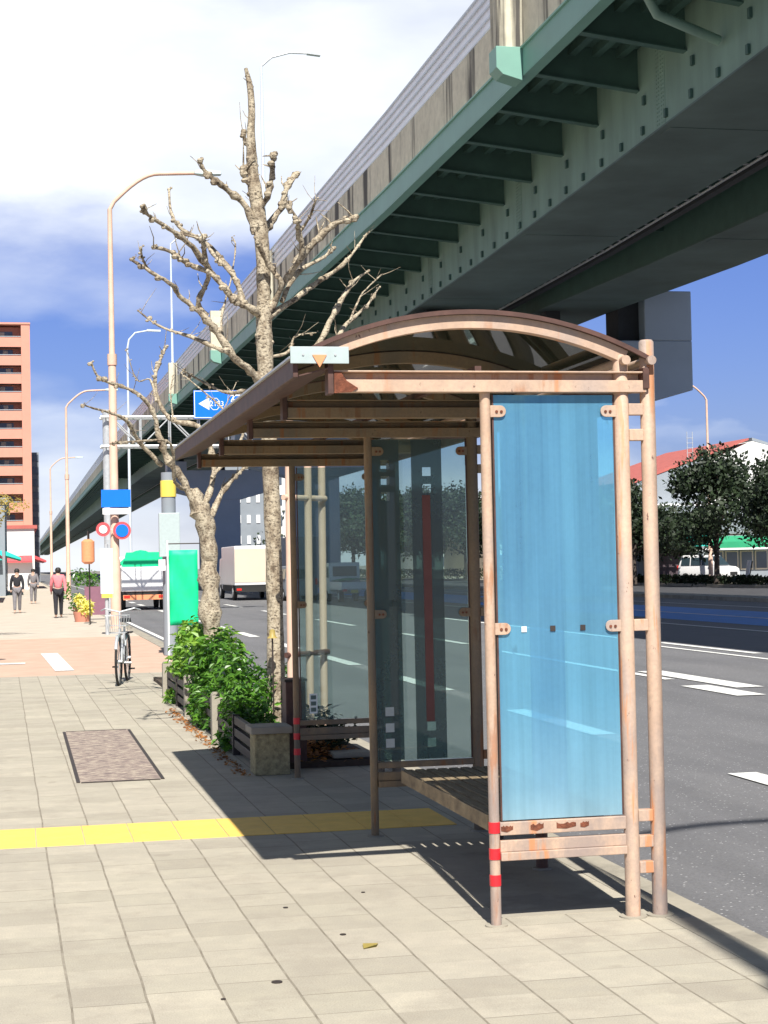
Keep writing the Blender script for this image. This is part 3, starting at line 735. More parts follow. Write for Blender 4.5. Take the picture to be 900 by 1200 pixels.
MB().box(6.58, 9.3, sy-.02, sy+.02, 7.22, 8.29).build('sign_panel', M['blue_sign'], sg)
b = MB()
for a_ in ((6.60, 9.28, 8.245, 8.27), (6.60, 9.28, 7.24, 7.265)): b.box(a_[0], a_[1], sy-.027, sy-.0205, a_[2], a_[3])
b.box(6.60, 6.625, sy-.027, sy-.0205, 7.265, 8.245); b.box(9.255, 9.28, sy-.027, sy-.0205, 7.265, 8.245); b.build('sign_border', M['white'], sg)
MB().prism([(6.76, 7.78), (7.17, 8.02), (7.17, 7.54)], sy-.027, sy-.0205).build('arrow', M['white'], sg)
h = MB(); hx = 7.38
hex_ = [(hx+.2*math.cos(R(22.5+45*k)), 7.77+.235*math.sin(R(22.5+45*k))) for k in range(8)]
for k in range(8):
    a_, b_ = hex_[k], hex_[(k+1) % 8]; h.bar((a_[0], sy-.024, a_[1]), (b_[0], sy-.024, b_[1]), .006, .022, up=(0, 0, 1) if abs(a_[0]-b_[0]) > .02 else (1, 0, 0))
h.build('route_shield', M['white'], sg)
def text_mesh(s_, name, loc, size, mat, parent, rot=(R(90), 0, 0), ext=.003):
    cu = bpy.data.curves.new(name, 'FONT'); cu.body = s_; cu.size = size; cu.extrude = ext; cu.align_x = 'CENTER'; cu.align_y = 'CENTER'
    to = bpy.data.objects.new(name, cu); col.objects.link(to)
    dg = bpy.context.evaluated_depsgraph_get(); me = bpy.data.meshes.new_from_object(to.evaluated_get(dg))
    bpy.data.objects.remove(to); o = bpy.data.objects.new(name, me); col.objects.link(o); me.materials.clear(); me.materials.append(mat)
    o.parent = parent; o.location = Vector(loc)-ORI[parent.name]; o.rotation_euler = rot; ORI[o.name] = ORI[parent.name]; return o
text_mesh('2153', 'route_number', (7.46, sy-.026, 7.77), .27, M['white'], sg)
g_ = MB()   # strokes of the character beside the shield
for a_, b_ in (((7.98, 8.1), (8.36, 8.1)), ((8.2, 8.22), (8.0, 7.86)), ((8.06, 7.93), (8.06, 7.58)), ((8.33, 7.93), (8.33, 7.58)), ((8.06, 7.93), (8.33, 7.93)), ((8.06, 7.6), (8.33, 7.6)),
               ((8.55, 8.1), (8.95, 8.1)), ((8.75, 8.2), (8.75, 7.6)), ((8.6, 7.9), (8.9, 7.9)), ((8.55, 7.6), (8.95, 7.6))):
    g_.bar((a_[0], sy-.024, a_[1]), (b_[0], sy-.024, b_[1]), .006, .05, up=(0, 0, 1) if abs(a_[0]-b_[0]) > .02 else (1, 0, 0))
g_.build('character', M['white'], sg)

# ================================================================== BARE TREES
def smooth_path(pts, n=5):
    out = []
    P_ = [pts[0]]+pts+[pts[-1]]
    for i in range(1, len(P_)-2):
        a, b, c, d = P_[i-1:i+3]
        for k in range(n):
            t_ = k/n; out.append(.5*((2*b)+(c-a)*t_+(2*a-5*b+4*c-d)*t_*t_+(3*b-a-3*c+d)*t_**3))
    out.append(P_[-2]); return out
def knobby(mb, pts, r0, r1, rg, n=9, amp=.22, sub=5):
    p = smooth_path(pts, sub); m = len(p); rr = []; q = []
    for i, v in enumerate(p):
        t_ = i/(m-1); r_ = r0+(r1-r0)*t_**.8
        q.append(v+Vector((rg.uniform(-1, 1), rg.uniform(-1, 1), rg.uniform(-1, 1)))*r_*.22 if 0 < i < m-1 else v)
        r_ *= 1+rg.uniform(-amp, amp)
        if rg.random() < .16 and i > 1: r_ *= 1.35
        rr.append(r_)
    mb.tube(q, rr, n); return q
def twigs(mb, q, rg, num, r=.004, L=(.08, .28)):
    for _ in range(num):
        i = rg.randrange(len(q)//3, len(q)); b = q[i]; d = Vector((rg.uniform(-1, 1), rg.uniform(-1, 1), rg.uniform(-.2, 1.2))).normalized()
        l_ = rg.uniform(*L); mid = b+d*l_*.5+Vector((rg.uniform(-.02, .02), 0, .01)); mb.tube([b, mid, b+d*l_+Vector((0, 0, l_*.15))], [r*1.3, r, r*.5], 5)
def Z2(lst): return [(90+a/2.5, 50+b/2.5) for a, b in lst]
def grow(root, px, Y0, dY, r0, r1, rg, knobs=3, tw=3):
    r0 *= .88; r1 *= .9; knobs += 4
    n = len(px); pts = [onY(x, y, Y0+dY*k/(n-1)+rg.uniform(-.06, .06)*(k > 0)) for k, (x, y) in enumerate(px)]
    mb = MB(); q = knobby(mb, pts, r0, r1, rg); twigs(mb, q, rg, tw, max(.003, r1*.35))
    for _ in range(knobs):
        b = q[rg.randrange(len(q)//4, len(q))]; mb.ball(b+Vector((rg.uniform(-.02, .02),)*3), rg.uniform(.7, 1.2)*(r0+r1)*.6, 4, (1, 1, rg.uniform(.7, 1.2)))
    mb.ball(q[-1], r1*1.7, 4); mb.ball(q[-1]+Vector((.02, 0, .015)), r1*1.3, 4)
    mb.build('branch', M['bark'], root, True)
rg = random.Random(3)
T1 = 15.5
tr = thing('bare_tree', 'tall pollarded bare tree with pale knobbly trunk behind the shelter', 'tree', (2.3, T1, 0))
tp = [(324, 880), (323, 760), (321, 660), (317, 550), (311, 430), (309.5, 394), (309, 354), (308, 300), (304, 258), (298, 218), (295, 186), (294, 154), (295, 130), (293, 102), (288, 80)]
pts = [onY(x, y, T1) for x, y in tp]; mb = MB()
rr_ = [.085, .08, .076, .074, .072, .078, .066, .062, .066, .06, .05, .038, .032, .028, .016]
sp_ = smooth_path(pts, 4); rr2 = []
for i in range(len(sp_)):
    t_ = i/4; a_ = int(min(t_, len(rr_)-2)); rr2.append((rr_[a_]+(rr_[a_+1]-rr_[a_])*(t_-a_))*(1+rg.uniform(-.07, .07)))
mb.tube(sp_, rr2, 14)
for _ in range(34):
    i = rg.randrange(18, len(sp_)-1); r_ = rr2[i]; a_ = rg.uniform(0, 6.28); mb.ball(sp_[i]+Vector((math.cos(a_), math.sin(a_), 0))*r_*.8, r_*rg.uniform(.3, .6), 4, (1, 1, rg.uniform(.6, 1.2)))
twigs(mb, sp_, rg, 16, .004, (.06, .2))
mb.build('trunk', M['bark'], tr, True)
BR = [([(522, 560), (495, 480), (440, 430), (400, 400), (372, 372), (360, 345)], -.3, .045, .016),
      ([(535, 570), (560, 535), (600, 480), (618, 420), (640, 388)], .3, .045, .025), ([(530, 500), (562, 440), (572, 390), (575, 330)], -.2, .035, .024),
      ([(545, 800), (510, 780), (450, 740), (400, 680), (330, 650), (270, 610), (225, 600)], -.5, .05, .015),
      ([(400, 680), (340, 600), (270, 545), (215, 510), (190, 480)], -.9, .035, .012),
      ([(485, 762), (470, 705), (430, 640), (380, 590), (300, 540), (275, 490), (270, 430)], .5, .035, .012),
      ([(545, 1000), (520, 970), (460, 920), (420, 860), (370, 800), (300, 740), (280, 710), (215, 670), (160, 635)], -.8, .05, .013),
      ([(215, 670), (195, 640), (188, 600)], -1., .016, .009), ([(450, 910), (400, 890), (330, 860), (240, 830), (180, 785)], .6, .03, .008),
      ([(380, 800), (355, 760), (385, 690), (372, 600), (370, 570)], -.5, .032, .018),
      ([(485, 762), (468, 700), (440, 660), (400, 620), (370, 580), (300, 560)], .2, .03, .012),
      ([(555, 800), (610, 700), (660, 620), (650, 560), (645, 520), (620, 475)], -.6, .045, .012),
      ([(640, 650), (700, 580), (760, 530), (812, 515)], -.3, .045, .026), ([(650, 560), (680, 515), (700, 460)], -.6, .018, .009),
      ([(555, 810), (640, 750), (700, 705), (780, 650), (820, 600), (850, 560)], .6, .042, .009),
      ([(600, 760), (640, 680), (720, 630), (750, 605)], .4, .028, .014), ([(575, 765), (600, 705), (560, 650), (530, 580), (520, 540)], -.35, .026, .024),
      ([(555, 925), (620, 905), (640, 860), (700, 850)], .5, .02, .005), ([(430, 880), (425, 800), (450, 700), (465, 600), (455, 570)], .8, .014, .006),
      ([(505, 1020), (440, 1025), (380, 1000), (310, 960)], .7, .022, .007),
      ([(545, 1050), (640, 960), (705, 885), (760, 780), (790, 730), (810, 700), (850, 672)], .9, .05, .012),
      ([(640, 960), (740, 890), (790, 825), (850, 770), (882, 720)], 1.1, .035, .011), ([(800, 815), (830, 745), (850, 720), (890, 682)], 1.1, .012, .005),
      ([(520, 420), (495, 400), (488, 370)], 0, .03, .025), ([(512, 300), (495, 290), (486, 262)], 0, .028, .012)]
for px, dY, r0, r1 in BR: grow(tr, Z2(px), T1, dY, r0*1.02, r1, rg, 4, 4)
T2 = 20.5
tr2 = thing('bare_tree', 'smaller leaning bare tree beyond the shrubs, its branches reaching the gantry', 'tree', (2.3, T2, 0))
pts = [onY(x, y, T2) for x, y in ((250, 830), (250, 745), (245, 690), (243, 640), (236, 600), (225, 575))]
mb = MB(); q = knobby(mb, pts, .12, .085, rg, 12, .1); mb.build('trunk', M['bark'], tr2, True)
for px, dY, r0, r1 in [([(240, 615), (215, 565), (196, 535), (188, 515), (178, 480), (163, 463), (143, 453), (117, 443), (107, 425)], -.6, .06, .012),
    ([(190, 545), (165, 520), (150, 495), (132, 485), (105, 477), (97, 474)], -1, .035, .008), ([(236, 600), (250, 560), (248, 530), (233, 500), (203, 493), (186, 470), (182, 440), (190, 417), (194, 407)], .8, .05, .018),
    ([(183, 470), (176, 445), (160, 445), (148, 410)], .3, .018, .005), ([(248, 560), (285, 510), (262, 480), (240, 460), (212, 437)], 1., .03, .007), ([(262, 480), (268, 468), (277, 448)], 1., .012, .004),
    ([(225, 575), (205, 565), (200, 520), (165, 517), (130, 520)], -1.2, .03, .01), ([(240, 620), (265, 570), (290, 545)], .6, .05, .02), ([(203, 493), (200, 460), (203, 440)], .5, .012, .006)]:
    grow(tr2, px, T2, dY, r0, r1, rg, 4, 4)
# timber tree guard
gd = thing('tree_guard', 'faded pink timber poles propping the tall bare tree behind the far pane', 'tree guard', (2.45, 14.9, 0))
for (x, y) in ((2.30, 14.7), (2.50, 14.9), (2.66, 15.1)):
    MB().tube([(x, y, 0), (x+.02, y, 2.6)], .034, 12).build('pole', M['lamp_pink'], gd, True)
MB().tube([(2.26, 14.66, 2.19), (2.7, 15.06, 2.19)], .026, 10).build('cross_rail', M['lamp_pink'], gd, True)
MB().tube([(2.26, 14.66, .82), (2.7, 15.06, .82)], .026, 10).build('cross_rail', M['frame_dark'], gd, True)

# ================================================================== PLANTER & SHRUBS
pb = thing('planter_end_block', 'square granite-wash concrete end block of the planter beside the shelter', 'planter block', (1.88, 13.1, 0))
MB().box(1.745, 2.015, 12.98, 13.26, 0, .315).build('block_body', M['block'], pb, bev=.008)
MB().box(1.715, 2.035, 12.95, 13.29, .316, .37).build('cap_slab', M['kerb'], pb, bev=.008)
for i, (y, lb) in enumerate(((15.75, 'pale concrete planter post half covered by glossy leaves'), (18.4, 'concrete planter post shaded under the blurred shrubs'), (21.2, 'farthest concrete planter post by the leaning bare tree'))):
    c_ = MB().box(1.72, 1.85, y-.06, y+.06, 0, .42).prism([(1.72, .421), (1.85, .421), (1.83, .445), (1.74, .445)], y-.06, y+.06)
    solo('planter_post', c_, M['kerb'], lb, 'planter post', 'concrete posts of the planter edge', loc=(1.785, y, 0), bev=.006)
for i, (a_, b_, lb) in enumerate(((13.3, 15.68, 'dark brown rail fence between the end block and first post'), (15.82, 18.33, 'dark brown rail fence between first and second planter posts'), (18.47, 21.13, 'dark brown rail fence before the farthest planter post'))):
    f_ = thing('low_rail_fence', lb, 'low fence', (1.79, (a_+b_)/2, 0), group='low rails of the planter edge')
    for z in (.1, .2, .3): MB().box(1.77, 1.81, a_, b_, z-.035, z+.035).build('rail', M['rail_brown'], f_, bev=.004)
    MB().box(1.76, 1.82, (a_+b_)/2-.03, (a_+b_)/2+.03, 0, .345).build('upright', M['rail_brown'], f_)
g = MB(); g.box(1.86, 2.79, 13.32, 24.5, -.02, .05); struct('planter_soil', g, M['soil'])
def leaves(mb, centre, rad, n, s, rg, flat=1, lobes=6):
    cs = [Vector((rg.gauss(0, .42)*rad[0], rg.gauss(0, .42)*rad[1], rg.uniform(-.6, .8)*rad[2])) for _ in range(lobes)]
    for _ in range(n):
        c = rg.choice(cs); d = Vector((rg.gauss(0, 1), rg.gauss(0, 1), rg.gauss(0, 1))).normalized()
        p = Vector(centre)+c+Vector((d.x*rad[0], d.y*rad[1], d.z*rad[2]))*.45*rg.random()**.35
        if p.z < .02: p.z = .02+rg.random()*.1
        a_ = Vector((rg.gauss(0, 1), rg.gauss(0, 1), rg.gauss(0, .6))).normalized(); nn = (d+Vector((0, 0, .8))+Vector((rg.gauss(0, .6), rg.gauss(0, .6), rg.gauss(0, .4)))).normalized()
        b_ = nn.cross(a_).normalized(); a_ = b_.cross(nn); l_ = s*rg.uniform(.7, 1.3); w_ = l_*.42
        mb.add([p, p+a_*l_*.45+b_*w_*.5+nn*.1*l_, p+a_*l_-nn*.12*l_, p+a_*l_*.45-b_*w_*.5+nn*.1*l_], [(0, 1, 2, 3)])
def shrub(x, y, rad, n, s, mat, label, nm='shrub', grp='shrubs filling the planter'):
    o = thing(nm, label, 'shrub', (x, y, .03), group=grp); mb = MB(); leaves(mb, (x-.05, y, rad[2]*.5), rad, int(n*1.25), s, rg, lobes=12); mb.build('foliage', mat, o)
    st_ = MB()
    for k in range(7):
        a_ = rg.uniform(0, 6.28); st_.tube([(x+.05*math.cos(a_), y+.05*math.sin(a_), .03), (x+rad[0]*.3*math.cos(a_), y+rad[1]*.3*math.sin(a_), rad[2]*.5), (x+rad[0]*.6*math.cos(a_), y+rad[1]*.6*math.sin(a_), rad[2]*.9)], [.012, .008, .004], 5)
    st_.build('stems', M['bark'], o); return o
shrub(2.05, 14.9, (.28, .6, .42), 1500, .075, M['leaf'], 'glossy green shrub spilling over the rail beside the bare tree trunk')
shrub(2.2, 16.2, (.38, .8, .56), 2000, .085, M['leaf'], 'glossy bright green shrub behind the pale planter post')
shrub(2.12, 18.2, (.42, 1.0, .62), 2300, .10, M['leaf'], 'rounded green shrub in the middle of the planter')
shrub(2.1, 20.2, (.42, 1.0, .58), 2000, .11, M['leaf2'], 'light green shrub leaning over the pavement near the bicycle')
shrub(1.84, 16.9, (.13, 1.1, .28), 900, .08, M['leaf'], 'trailing green growth hanging over the planter rail beside the dry leaves')
shrub(2.3, 22.5, (.4, 1.0, .6), 1500, .12, M['leaf'], 'farthest green shrub of the planter behind the leaning tree')
shrub(2.55, 14.2, (.3, .5, .26), 700, .07, M['leaf_dark'], 'low dark shrub seen through the far pane by the kerb')
mb = MB()
for _ in range(520):
    x, y = (rg.gauss(2.36, .13), rg.gauss(13.75, .2)); a_ = rg.uniform(0, 6.28); s_ = rg.uniform(.02, .045); z = .055+rg.random()*.12*math.exp(-((x-2.36)**2+(y-13.75)**2)*14)
    mb.add([(x, y, z), (x+s_*math.cos(a_), y+s_*math.sin(a_), z+rg.uniform(0, .02)), (x+s_*math.cos(a_+.9)*1.2, y+s_*math.sin(a_+.9)*1.2, z+rg.uniform(0, .02)), (x+s_*.7*math.cos(a_+1.7), y+s_*.7*math.sin(a_+1.7), z)], [(0, 1, 2, 3)])
for _ in range(420):
    y = rg.uniform(13.0, 19.5); x = 1.70-abs(rg.gauss(0, .05)); a_ = rg.uniform(0, 6.28); s_ = rg.uniform(.015, .035); z = .004
    mb.add([(x, y, z), (x+s_*math.cos(a_), y+s_*math.sin(a_), z+rg.uniform(0, .015)), (x+s_*math.cos(a_+.9)*1.2, y+s_*math.sin(a_+.9)*1.2, z+rg.uniform(0, .015)), (x+s_*.7*math.cos(a_+1.7), y+s_*.7*math.sin(a_+1.7), z)], [(0, 1, 2, 3)])
struct('dry_leaves', mb, M['dry'], kind='stuff')
solo('stone_slab', MB().box(2.42, 2.72, 13.36, 13.62, .06, .10), M['kerb'], 'flat grey stone slab lying by the dry leaves below the far pane', 'slab', loc=(2.57, 13.5, .06), bev=.01)
cb = thing('utility_cabinet', 'narrow brown utility cabinet beside the post with red bands at the far frame', 'cabinet', (2.1, 13.45, 0))
MB().box(2.05, 2.21, 13.36, 13.56, 0, .68).build('cabinet_body', M['frame_dark'], cb, bev=.006); MB().box(2.04, 2.22, 13.35, 13.57, .681, .70).build('cabinet_lid', M['rail_brown'], cb)
lg = thing('garden_light', 'small pale lantern stake rising above the shrubs', 'garden light', (2.22, 14.4, 0))
MB().tube([(2.22, 15.2, .05), (2.22, 15.2, .95)], .008, 6).build('stake', M['rail_brown'], lg); MB().tube([(2.22, 15.2, .95), (2.22, 15.2, .97), (2.22, 15.2, 1.02), (2.22, 15.2, 1.03)], [.05, .03, .025, .005], 10).build('lantern', M['leaf_tan'], lg, True)
# green banner
bn = thing('advertising_banner', 'bright green upright banner flag rising behind the shrubs', 'banner', (2.15, 25.2, 0))
MB().tube([(2.15, 25.2, 0), (2.15, 25.2, 2.0)], .014, 8).build('banner_pole', M['white'], bn, True)
rows = []
for k in range(14):
    z = .75+k*.085; rows.append([(2.17+j*.06, 25.2+.02*math.sin(k*.7+j), z) for j in range(8)])
mb = MB().sheet(rows); o = mb.build('banner_cloth', M['banner_green'], bn, True); sol = o.modifiers.new('thick', 'SOLIDIFY'); sol.thickness = .004
MB().tube([(2.14, 25.2, 1.95), (2.62, 25.2, 1.95)], .01, 6).build('banner_arm', M['rail_brown'], bn)

# ================================================================== BICYCLE (seen end on)
def bicycle(loc, rz):
    b = thing('bicycle', 'parked city bicycle with front basket standing end on beside the shrubs', 'bicycle', loc, rz)
    def ring(cy, r, t_): return [(0, cy+r*math.cos(a), .33+r*math.sin(a)) for a in [2*math.pi*k/28 for k in range(29)]]
    for cy in (-.52, .52):
        w_ = MB().tube(ring(cy, .32, 0), .018, 8).build('wheel', M['tyre'], b, True, local=True)
        s_ = MB()
        for k in range(14): a = 2*math.pi*k/14; s_.tube([(0, cy, .33), (0, cy+.31*math.cos(a), .33+.31*math.sin(a))], .0022, 4)
        s_.tube([(-.05, cy, .33), (.05, cy, .33)], .02, 8); s_.build('spokes', M['steel'], w_, local=True)
        MB().tube([(0, cy+.35*math.cos(a), .33+.35*math.sin(a)) for a in [R(30+k*13) for k in range(10)]], .022, 6).build('mudguard', M['steel'], b, True, local=True)
    f_ = MB()
    for p, q in (((0, -.52, .33), (0, -.06, .28)), ((0, -.06, .28), (0, -.16, .78)), ((0, -.52, .33), (0, -.16, .74)), ((0, -.06, .28), (0, .36, .72)), ((0, -.12, .55), (0, .35, .78)), ((.04, .52, .33), (.04, .40, .68)), ((-.04, .52, .33), (-.04, .40, .68)), ((0, .40, .66), (0, .33, 1.0))): f_.tube([p, q], .014, 8)
    f_.build('frame', M['steel'], b, True, local=True)
    MB().tube([(-.27, .16, 1.02), (-.2, .3, 1.05), (0, .33, 1.0), (.2, .3, 1.05), (.27, .16, 1.02)], .012, 8).build('handlebar', M['steel'], b, True, local=True)
    MB().loft([[(-.09, -.30, .84), (.09, -.30, .84), (.08, -.30, .90), (-.08, -.30, .90)], [(-.07, -.16, .85), (.07, -.16, .85), (.05, -.16, .90), (-.05, -.16, .90)], [(-.02, .0, .85), (.02, .0, .85), (.015, .0, .885), (-.015, .0, .885)]]).build('saddle', M['cloth_black'], b, True, local=True)
    k_ = MB()
    for z, s_ in ((.72, .11), (.82, .125), (.96, .15)):
        k_.tube([(-s_, .42, z), (s_, .42, z), (s_, .42+2*s_, z), (-s_, .42+2*s_, z), (-s_, .42, z)], .005, 5)
    for k in range(9):
        a_ = -.11+k*.0275; k_.tube([(a_, .42, .72), (a_*1.36, .42, .96)], .003, 4); k_.tube([(a_, .64, .72), (a_*1.36, .72, .96)], .003, 4)
    k_.build('basket', M['steel'], b, local=True)
    MB().box(-.08, .08, -.62, -.3, .68, .70).build('rear_rack', M['rail_brown'], b, local=True)
    MB().tube([(-.11, -.06, .28), (.11, -.06, .28)], .016, 8).build('crank', M['steel'], b, local=True)
    for s_ in (-1, 1): MB().box(s_*.1-.04, s_*.1+.04, -.1+s_*.12, -.02+s_*.12, .2+s_*.02, .22+s_*.02).build('pedal', M['tyre'], b, local=True)
bicycle((1.42, 24.2, 0), R(170))

# ================================================================== PEOPLE
def person(loc, rz, label, top, bottom, h=1.68, step=.2, bag=None):
    p = thing('person', label, 'person', loc, rz); s = h/1.7
    J = {'pel': (0, 0, .95, .125), 'waist': (0, 0, 1.08, .115), 'chest': (0, .01, 1.28, .135), 'neck': (0, .01, 1.45, .052), 'head': (0, .02, 1.56, .09), 'top': (0, .01, 1.65, .07)}
    E_ = [('pel', 'waist'), ('waist', 'chest'), ('chest', 'neck'), ('neck', 'head'), ('head', 'top')]
    for sd_, n_ in ((1, 'l'), (-1, 'r')):
        f = step*sd_
        J['hip'+n_] = (.09*sd_, 0, .9, .095); J['kn'+n_] = (.09*sd_, f*.55+.03, .5, .06); J['an'+n_] = (.09*sd_, f, .09, .038); J['to'+n_] = (.1*sd_, f+.14, .035, .03)
        J['sh'+n_] = (.17*sd_, 0, 1.40, .058); J['el'+n_] = (.23*sd_, -f*.3, 1.12, .04); J['wr'+n_] = (.23*sd_, -f*.9+.05, .88, .027); J['ha'+n_] = (.225*sd_, -f+.07, .79, .03)
        E_ += [('pel', 'hip'+n_), ('hip'+n_, 'kn'+n_), ('kn'+n_, 'an'+n_), ('an'+n_, 'to'+n_), ('chest', 'sh'+n_), ('sh'+n_, 'el'+n_), ('el'+n_, 'wr'+n_), ('wr'+n_, 'ha'+n_)]
    def skin(name, keys, edges, grow_, mat, rootk, cut=None):
        me = bpy.data.meshes.new(name); ks = list(keys)
        me.from_pydata([(J[k][0]*s, J[k][1]*s, J[k][2]*s) for k in ks], [(ks.index(a), ks.index(b)) for a, b in edges], [])
        o = bpy.data.objects.new(name, me); col.objects.link(o); o.parent = p; me.materials.append(mat)
        sk = o.modifiers.new('skin', 'SKIN'); sk.use_smooth_shade = True
        for i, k in enumerate(ks):
            v = me.skin_vertices[0].data[i]; r_ = (J[k][3]+grow_)*s; v.radius = (r_, r_); v.use_root = (k == rootk)
        ss = o.modifiers.new('sub', 'SUBSURF'); ss.levels = 1; ss.render_levels = 1; return o
    body = skin('body', J.keys(), E_, 0, M['skin'], 'pel')
    tk = ['waist', 'chest', 'pel']+[a+b for b in 'lr' for a in ('sh', 'el', 'wr')]
    skin('jacket', tk, [('pel', 'waist'), ('waist', 'chest')]+[e for b in 'lr' for e in (('chest', 'sh'+b), ('sh'+b, 'el'+b), ('el'+b, 'wr'+b))], .022, top, 'pel')
    bk = ['pel']+[a+b for b in 'lr' for a in ('hip', 'kn', 'an')]
    skin('trousers', bk, [e for b in 'lr' for e in (('pel', 'hip'+b), ('hip'+b, 'kn'+b), ('kn'+b, 'an'+b))], .02, bottom, 'pel')
    MB().ball((0, .0, 1.605*s), .108*s, 8, (.95, 1.02, 1)).build('hair', M['hair'], p, True, local=True)
    fc = MB(); fc.ball((0, .118*s, 1.555*s), .016*s, 4); fc.build('nose', M['skin'], p, local=True)
    for sx in (-1, 1): MB().ball((sx*.033*s, .10*s, 1.58*s), .011*s, 4).build('eye', M['hair'], p, local=True)
    if bag: MB().box(-.3*s, -.2*s, -.12*s, .14*s, .62*s, .86*s).build('bag', bag, p, local=True, bev=.02)
    return p
person((-.05, 66, 0), R(180), 'person in dark coat walking far off at the left edge of the pavement', M['cloth_black'], M['cloth_grey'])
person((1.3, 58, 0), 0, 'person in a coral jacket and black trousers walking away on the pavement', M['cloth_pink'], M['cloth_black'])
person((.7, 84, 0), R(180), 'most distant small person in grey between the two walkers', M['cloth_grey'], M['cloth_grey'])

# ================================================================== STREET CLUTTER FAR LEFT
ls = thing('round_road_sign', 'round blue and red road sign on the salmon lamp pole', 'road sign', (2.56, 46.3, 2.6))
for x, a_, b_ in ((2.74, 'blue_sign', 'awn_red'),):
    MB().tube([(x, 46.24, 2.62), (x, 46.26, 2.62)], .24, 24).build('rim', M[b_], ls, True); MB().tube([(x, 46.22, 2.62), (x, 46.239, 2.62)], .17, 24).build('face', M[a_], ls, True)
MB().box(2.5, 2.8, 46.265, 46.3, 2.58, 2.62).build('bracket', M['steel'], ls)
ls = thing('round_road_sign', 'round red road sign left of the blue and red one on the lamp pole', 'road sign', (2.3, 46.3, 2.6))
MB().tube([(2.24, 46.24, 2.66), (2.24, 46.26, 2.66)], .19, 24).build('rim', M['awn_red'], ls, True); MB().tube([(2.24, 46.22, 2.66), (2.24, 46.239, 2.66)], .11, 24).build('face', M['white'], ls, True)
MB().box(2.24, 2.5, 46.265, 46.3, 2.64, 2.68).build('bracket', M['steel'], ls)
ls = thing('blue_plate_sign', 'wide blue sign plate fixed high on the salmon lamp pole', 'road sign', (2.56, 46.3, 3.4))
MB().box(2.2, 2.98, 46.2, 46.24, 3.25, 3.72).build('plate', M['blue_sign'], ls); MB().box(2.23, 2.95, 46.185, 46.199, 3.06, 3.22).build('lower_plate', M['white'], ls); MB().box(2.5, 2.62, 46.245, 46.32, 3.3, 3.6).build('bracket', M['steel'], ls)
bp = thing('bus_stop_post', 'pale blue stop post with yellow panel just left of the lamp pole', 'stop post', (2.1, 42, 0))
MB().tube([(2.1, 42, 0), (2.1, 42, 2.2)], .05, 10).build('post', M['steel'], bp, True); MB().box(1.95, 2.25, 41.93, 41.97, 1.0, 2.1).build('panel', M['lamp_white'], bp); MB().box(1.97, 2.23, 41.90, 41.928, .9, .99).build('yellow_strip', M['yellow_paint'], bp)
ob = thing('hanging_lantern', 'orange hanging lantern sign beside the salmon lamp pole', 'lantern', (1.98, 50, 1.8))
MB().tube([(1.98, 50, 1.75), (1.98, 50, 1.82), (1.98, 50, 2.4), (1.98, 50, 2.47)], [.1, .19, .19, .1], 14).build('lantern_body', M['orange'], ob, True); MB().tube([(1.98, 50, 0), (2.02, 50.25, 0.), (2.02, 50.25, 2.7), (1.98, 50, 2.7), (1.98, 50, 2.47)], .02, 6).build('stand', M['rail_brown'], ob)
pu = thing('purple_board', 'low purple notice board standing on the far pavement', 'board', (2.4, 55, 0))
MB().box(2.05, 2.75, 54.97, 55.03, .15, 1.05).build('board', M['purple'], pu); MB().box(2.08, 2.12, 55.0, 55.04, 0, .15).build('leg', M['steel'], pu); MB().box(2.68, 2.72, 55.0, 55.04, 0, .15).build('leg', M['steel'], pu)
up = thing('signal_post', 'stout grey post with yellow top band between banner and lamp pole', 'post', (2.72, 31.5, 0))
MB().tube([(2.72, 31.5, 0), (2.72, 31.5, 3.35)], .13, 16).build('post', M['wall_grey'], up, True); MB().tube([(2.72, 31.5, 2.9), (2.72, 31.5, 3.2)], .145, 16).build('yellow_band', M['yellow_paint'], up, True)
MB().box(2.52, 2.9, 31.25, 31.36, 1.8, 2.6).build('control_box', M['plate'], up, bev=.01); MB().box(2.5, 2.62, 31.2, 31.3, 1.55, 1.75).build('white_label', M['white'], up)
def pot_plants(x, y, label, mat, r=.5):
    o = thing('roadside_plant', label, 'plant', (x, y, 0)); mb = MB(); leaves(mb, (x, y, r), (r*.7, r, r), 700, .14, rg); mb.build('foliage', mat, o)
    MB().tube([(x, y, 0), (x, y, .3)], [.22, .28], 12).build('pot', M['brick'], o, True)
pot_plants(2.15, 62, 'dark green potted plant beyond the purple board', M['leaf'], .8)
pot_plants(1.9, 53, 'clump of pale yellow flowers in front of the purple board', M['flower'], .4)
rs = thing('round_red_sign', 'round red sign cut by the left edge beneath the tan bush', 'sign', (-.66, 30, 0))
MB().tube([(-.66, 30, 0), (-.66, 30, 2.5)], .03, 8).build('post', M['white'], rs, True); MB().tube([(-.66, 29.94, 2.25), (-.66, 29.97, 2.25)], .28, 24).build('disc', M['awn_red'], rs, True); MB().tube([(-.66, 29.972, 2.25), (-.66, 29.99, 2.25)], .31, 24).build('rim', M['white'], rs, True)
tb = thing('street_tree', 'small tan leaved tree at the left edge under the salmon tower', 'tree', (-1.0, 42, 0))
mb = MB(); leaves(mb, (-.75, 42, 3.0), (.9, .9, .5), 900, .09, rg); mb.build('crown', M['leaf_tan'], tb); MB().tube([(-1.0, 42, 0), (-.95, 42, 1.6), (-.8, 42, 2.9)], [.07, .06, .03], 8).build('trunk', M['bark'], tb, True)

# ================================================================== BUILDINGS
def win_box(par, x0, x1, y, z0, z1, mat='window', fr='white'):
    w_ = MB().box(x0, x1, y-.05, y+.02, z0, z1).build('window', M[fr], par)
    MB().box(x0+.08, x1-.08, y-.08, y-.051, z0+.08, z1-.08).build('pane', M[mat], w_)
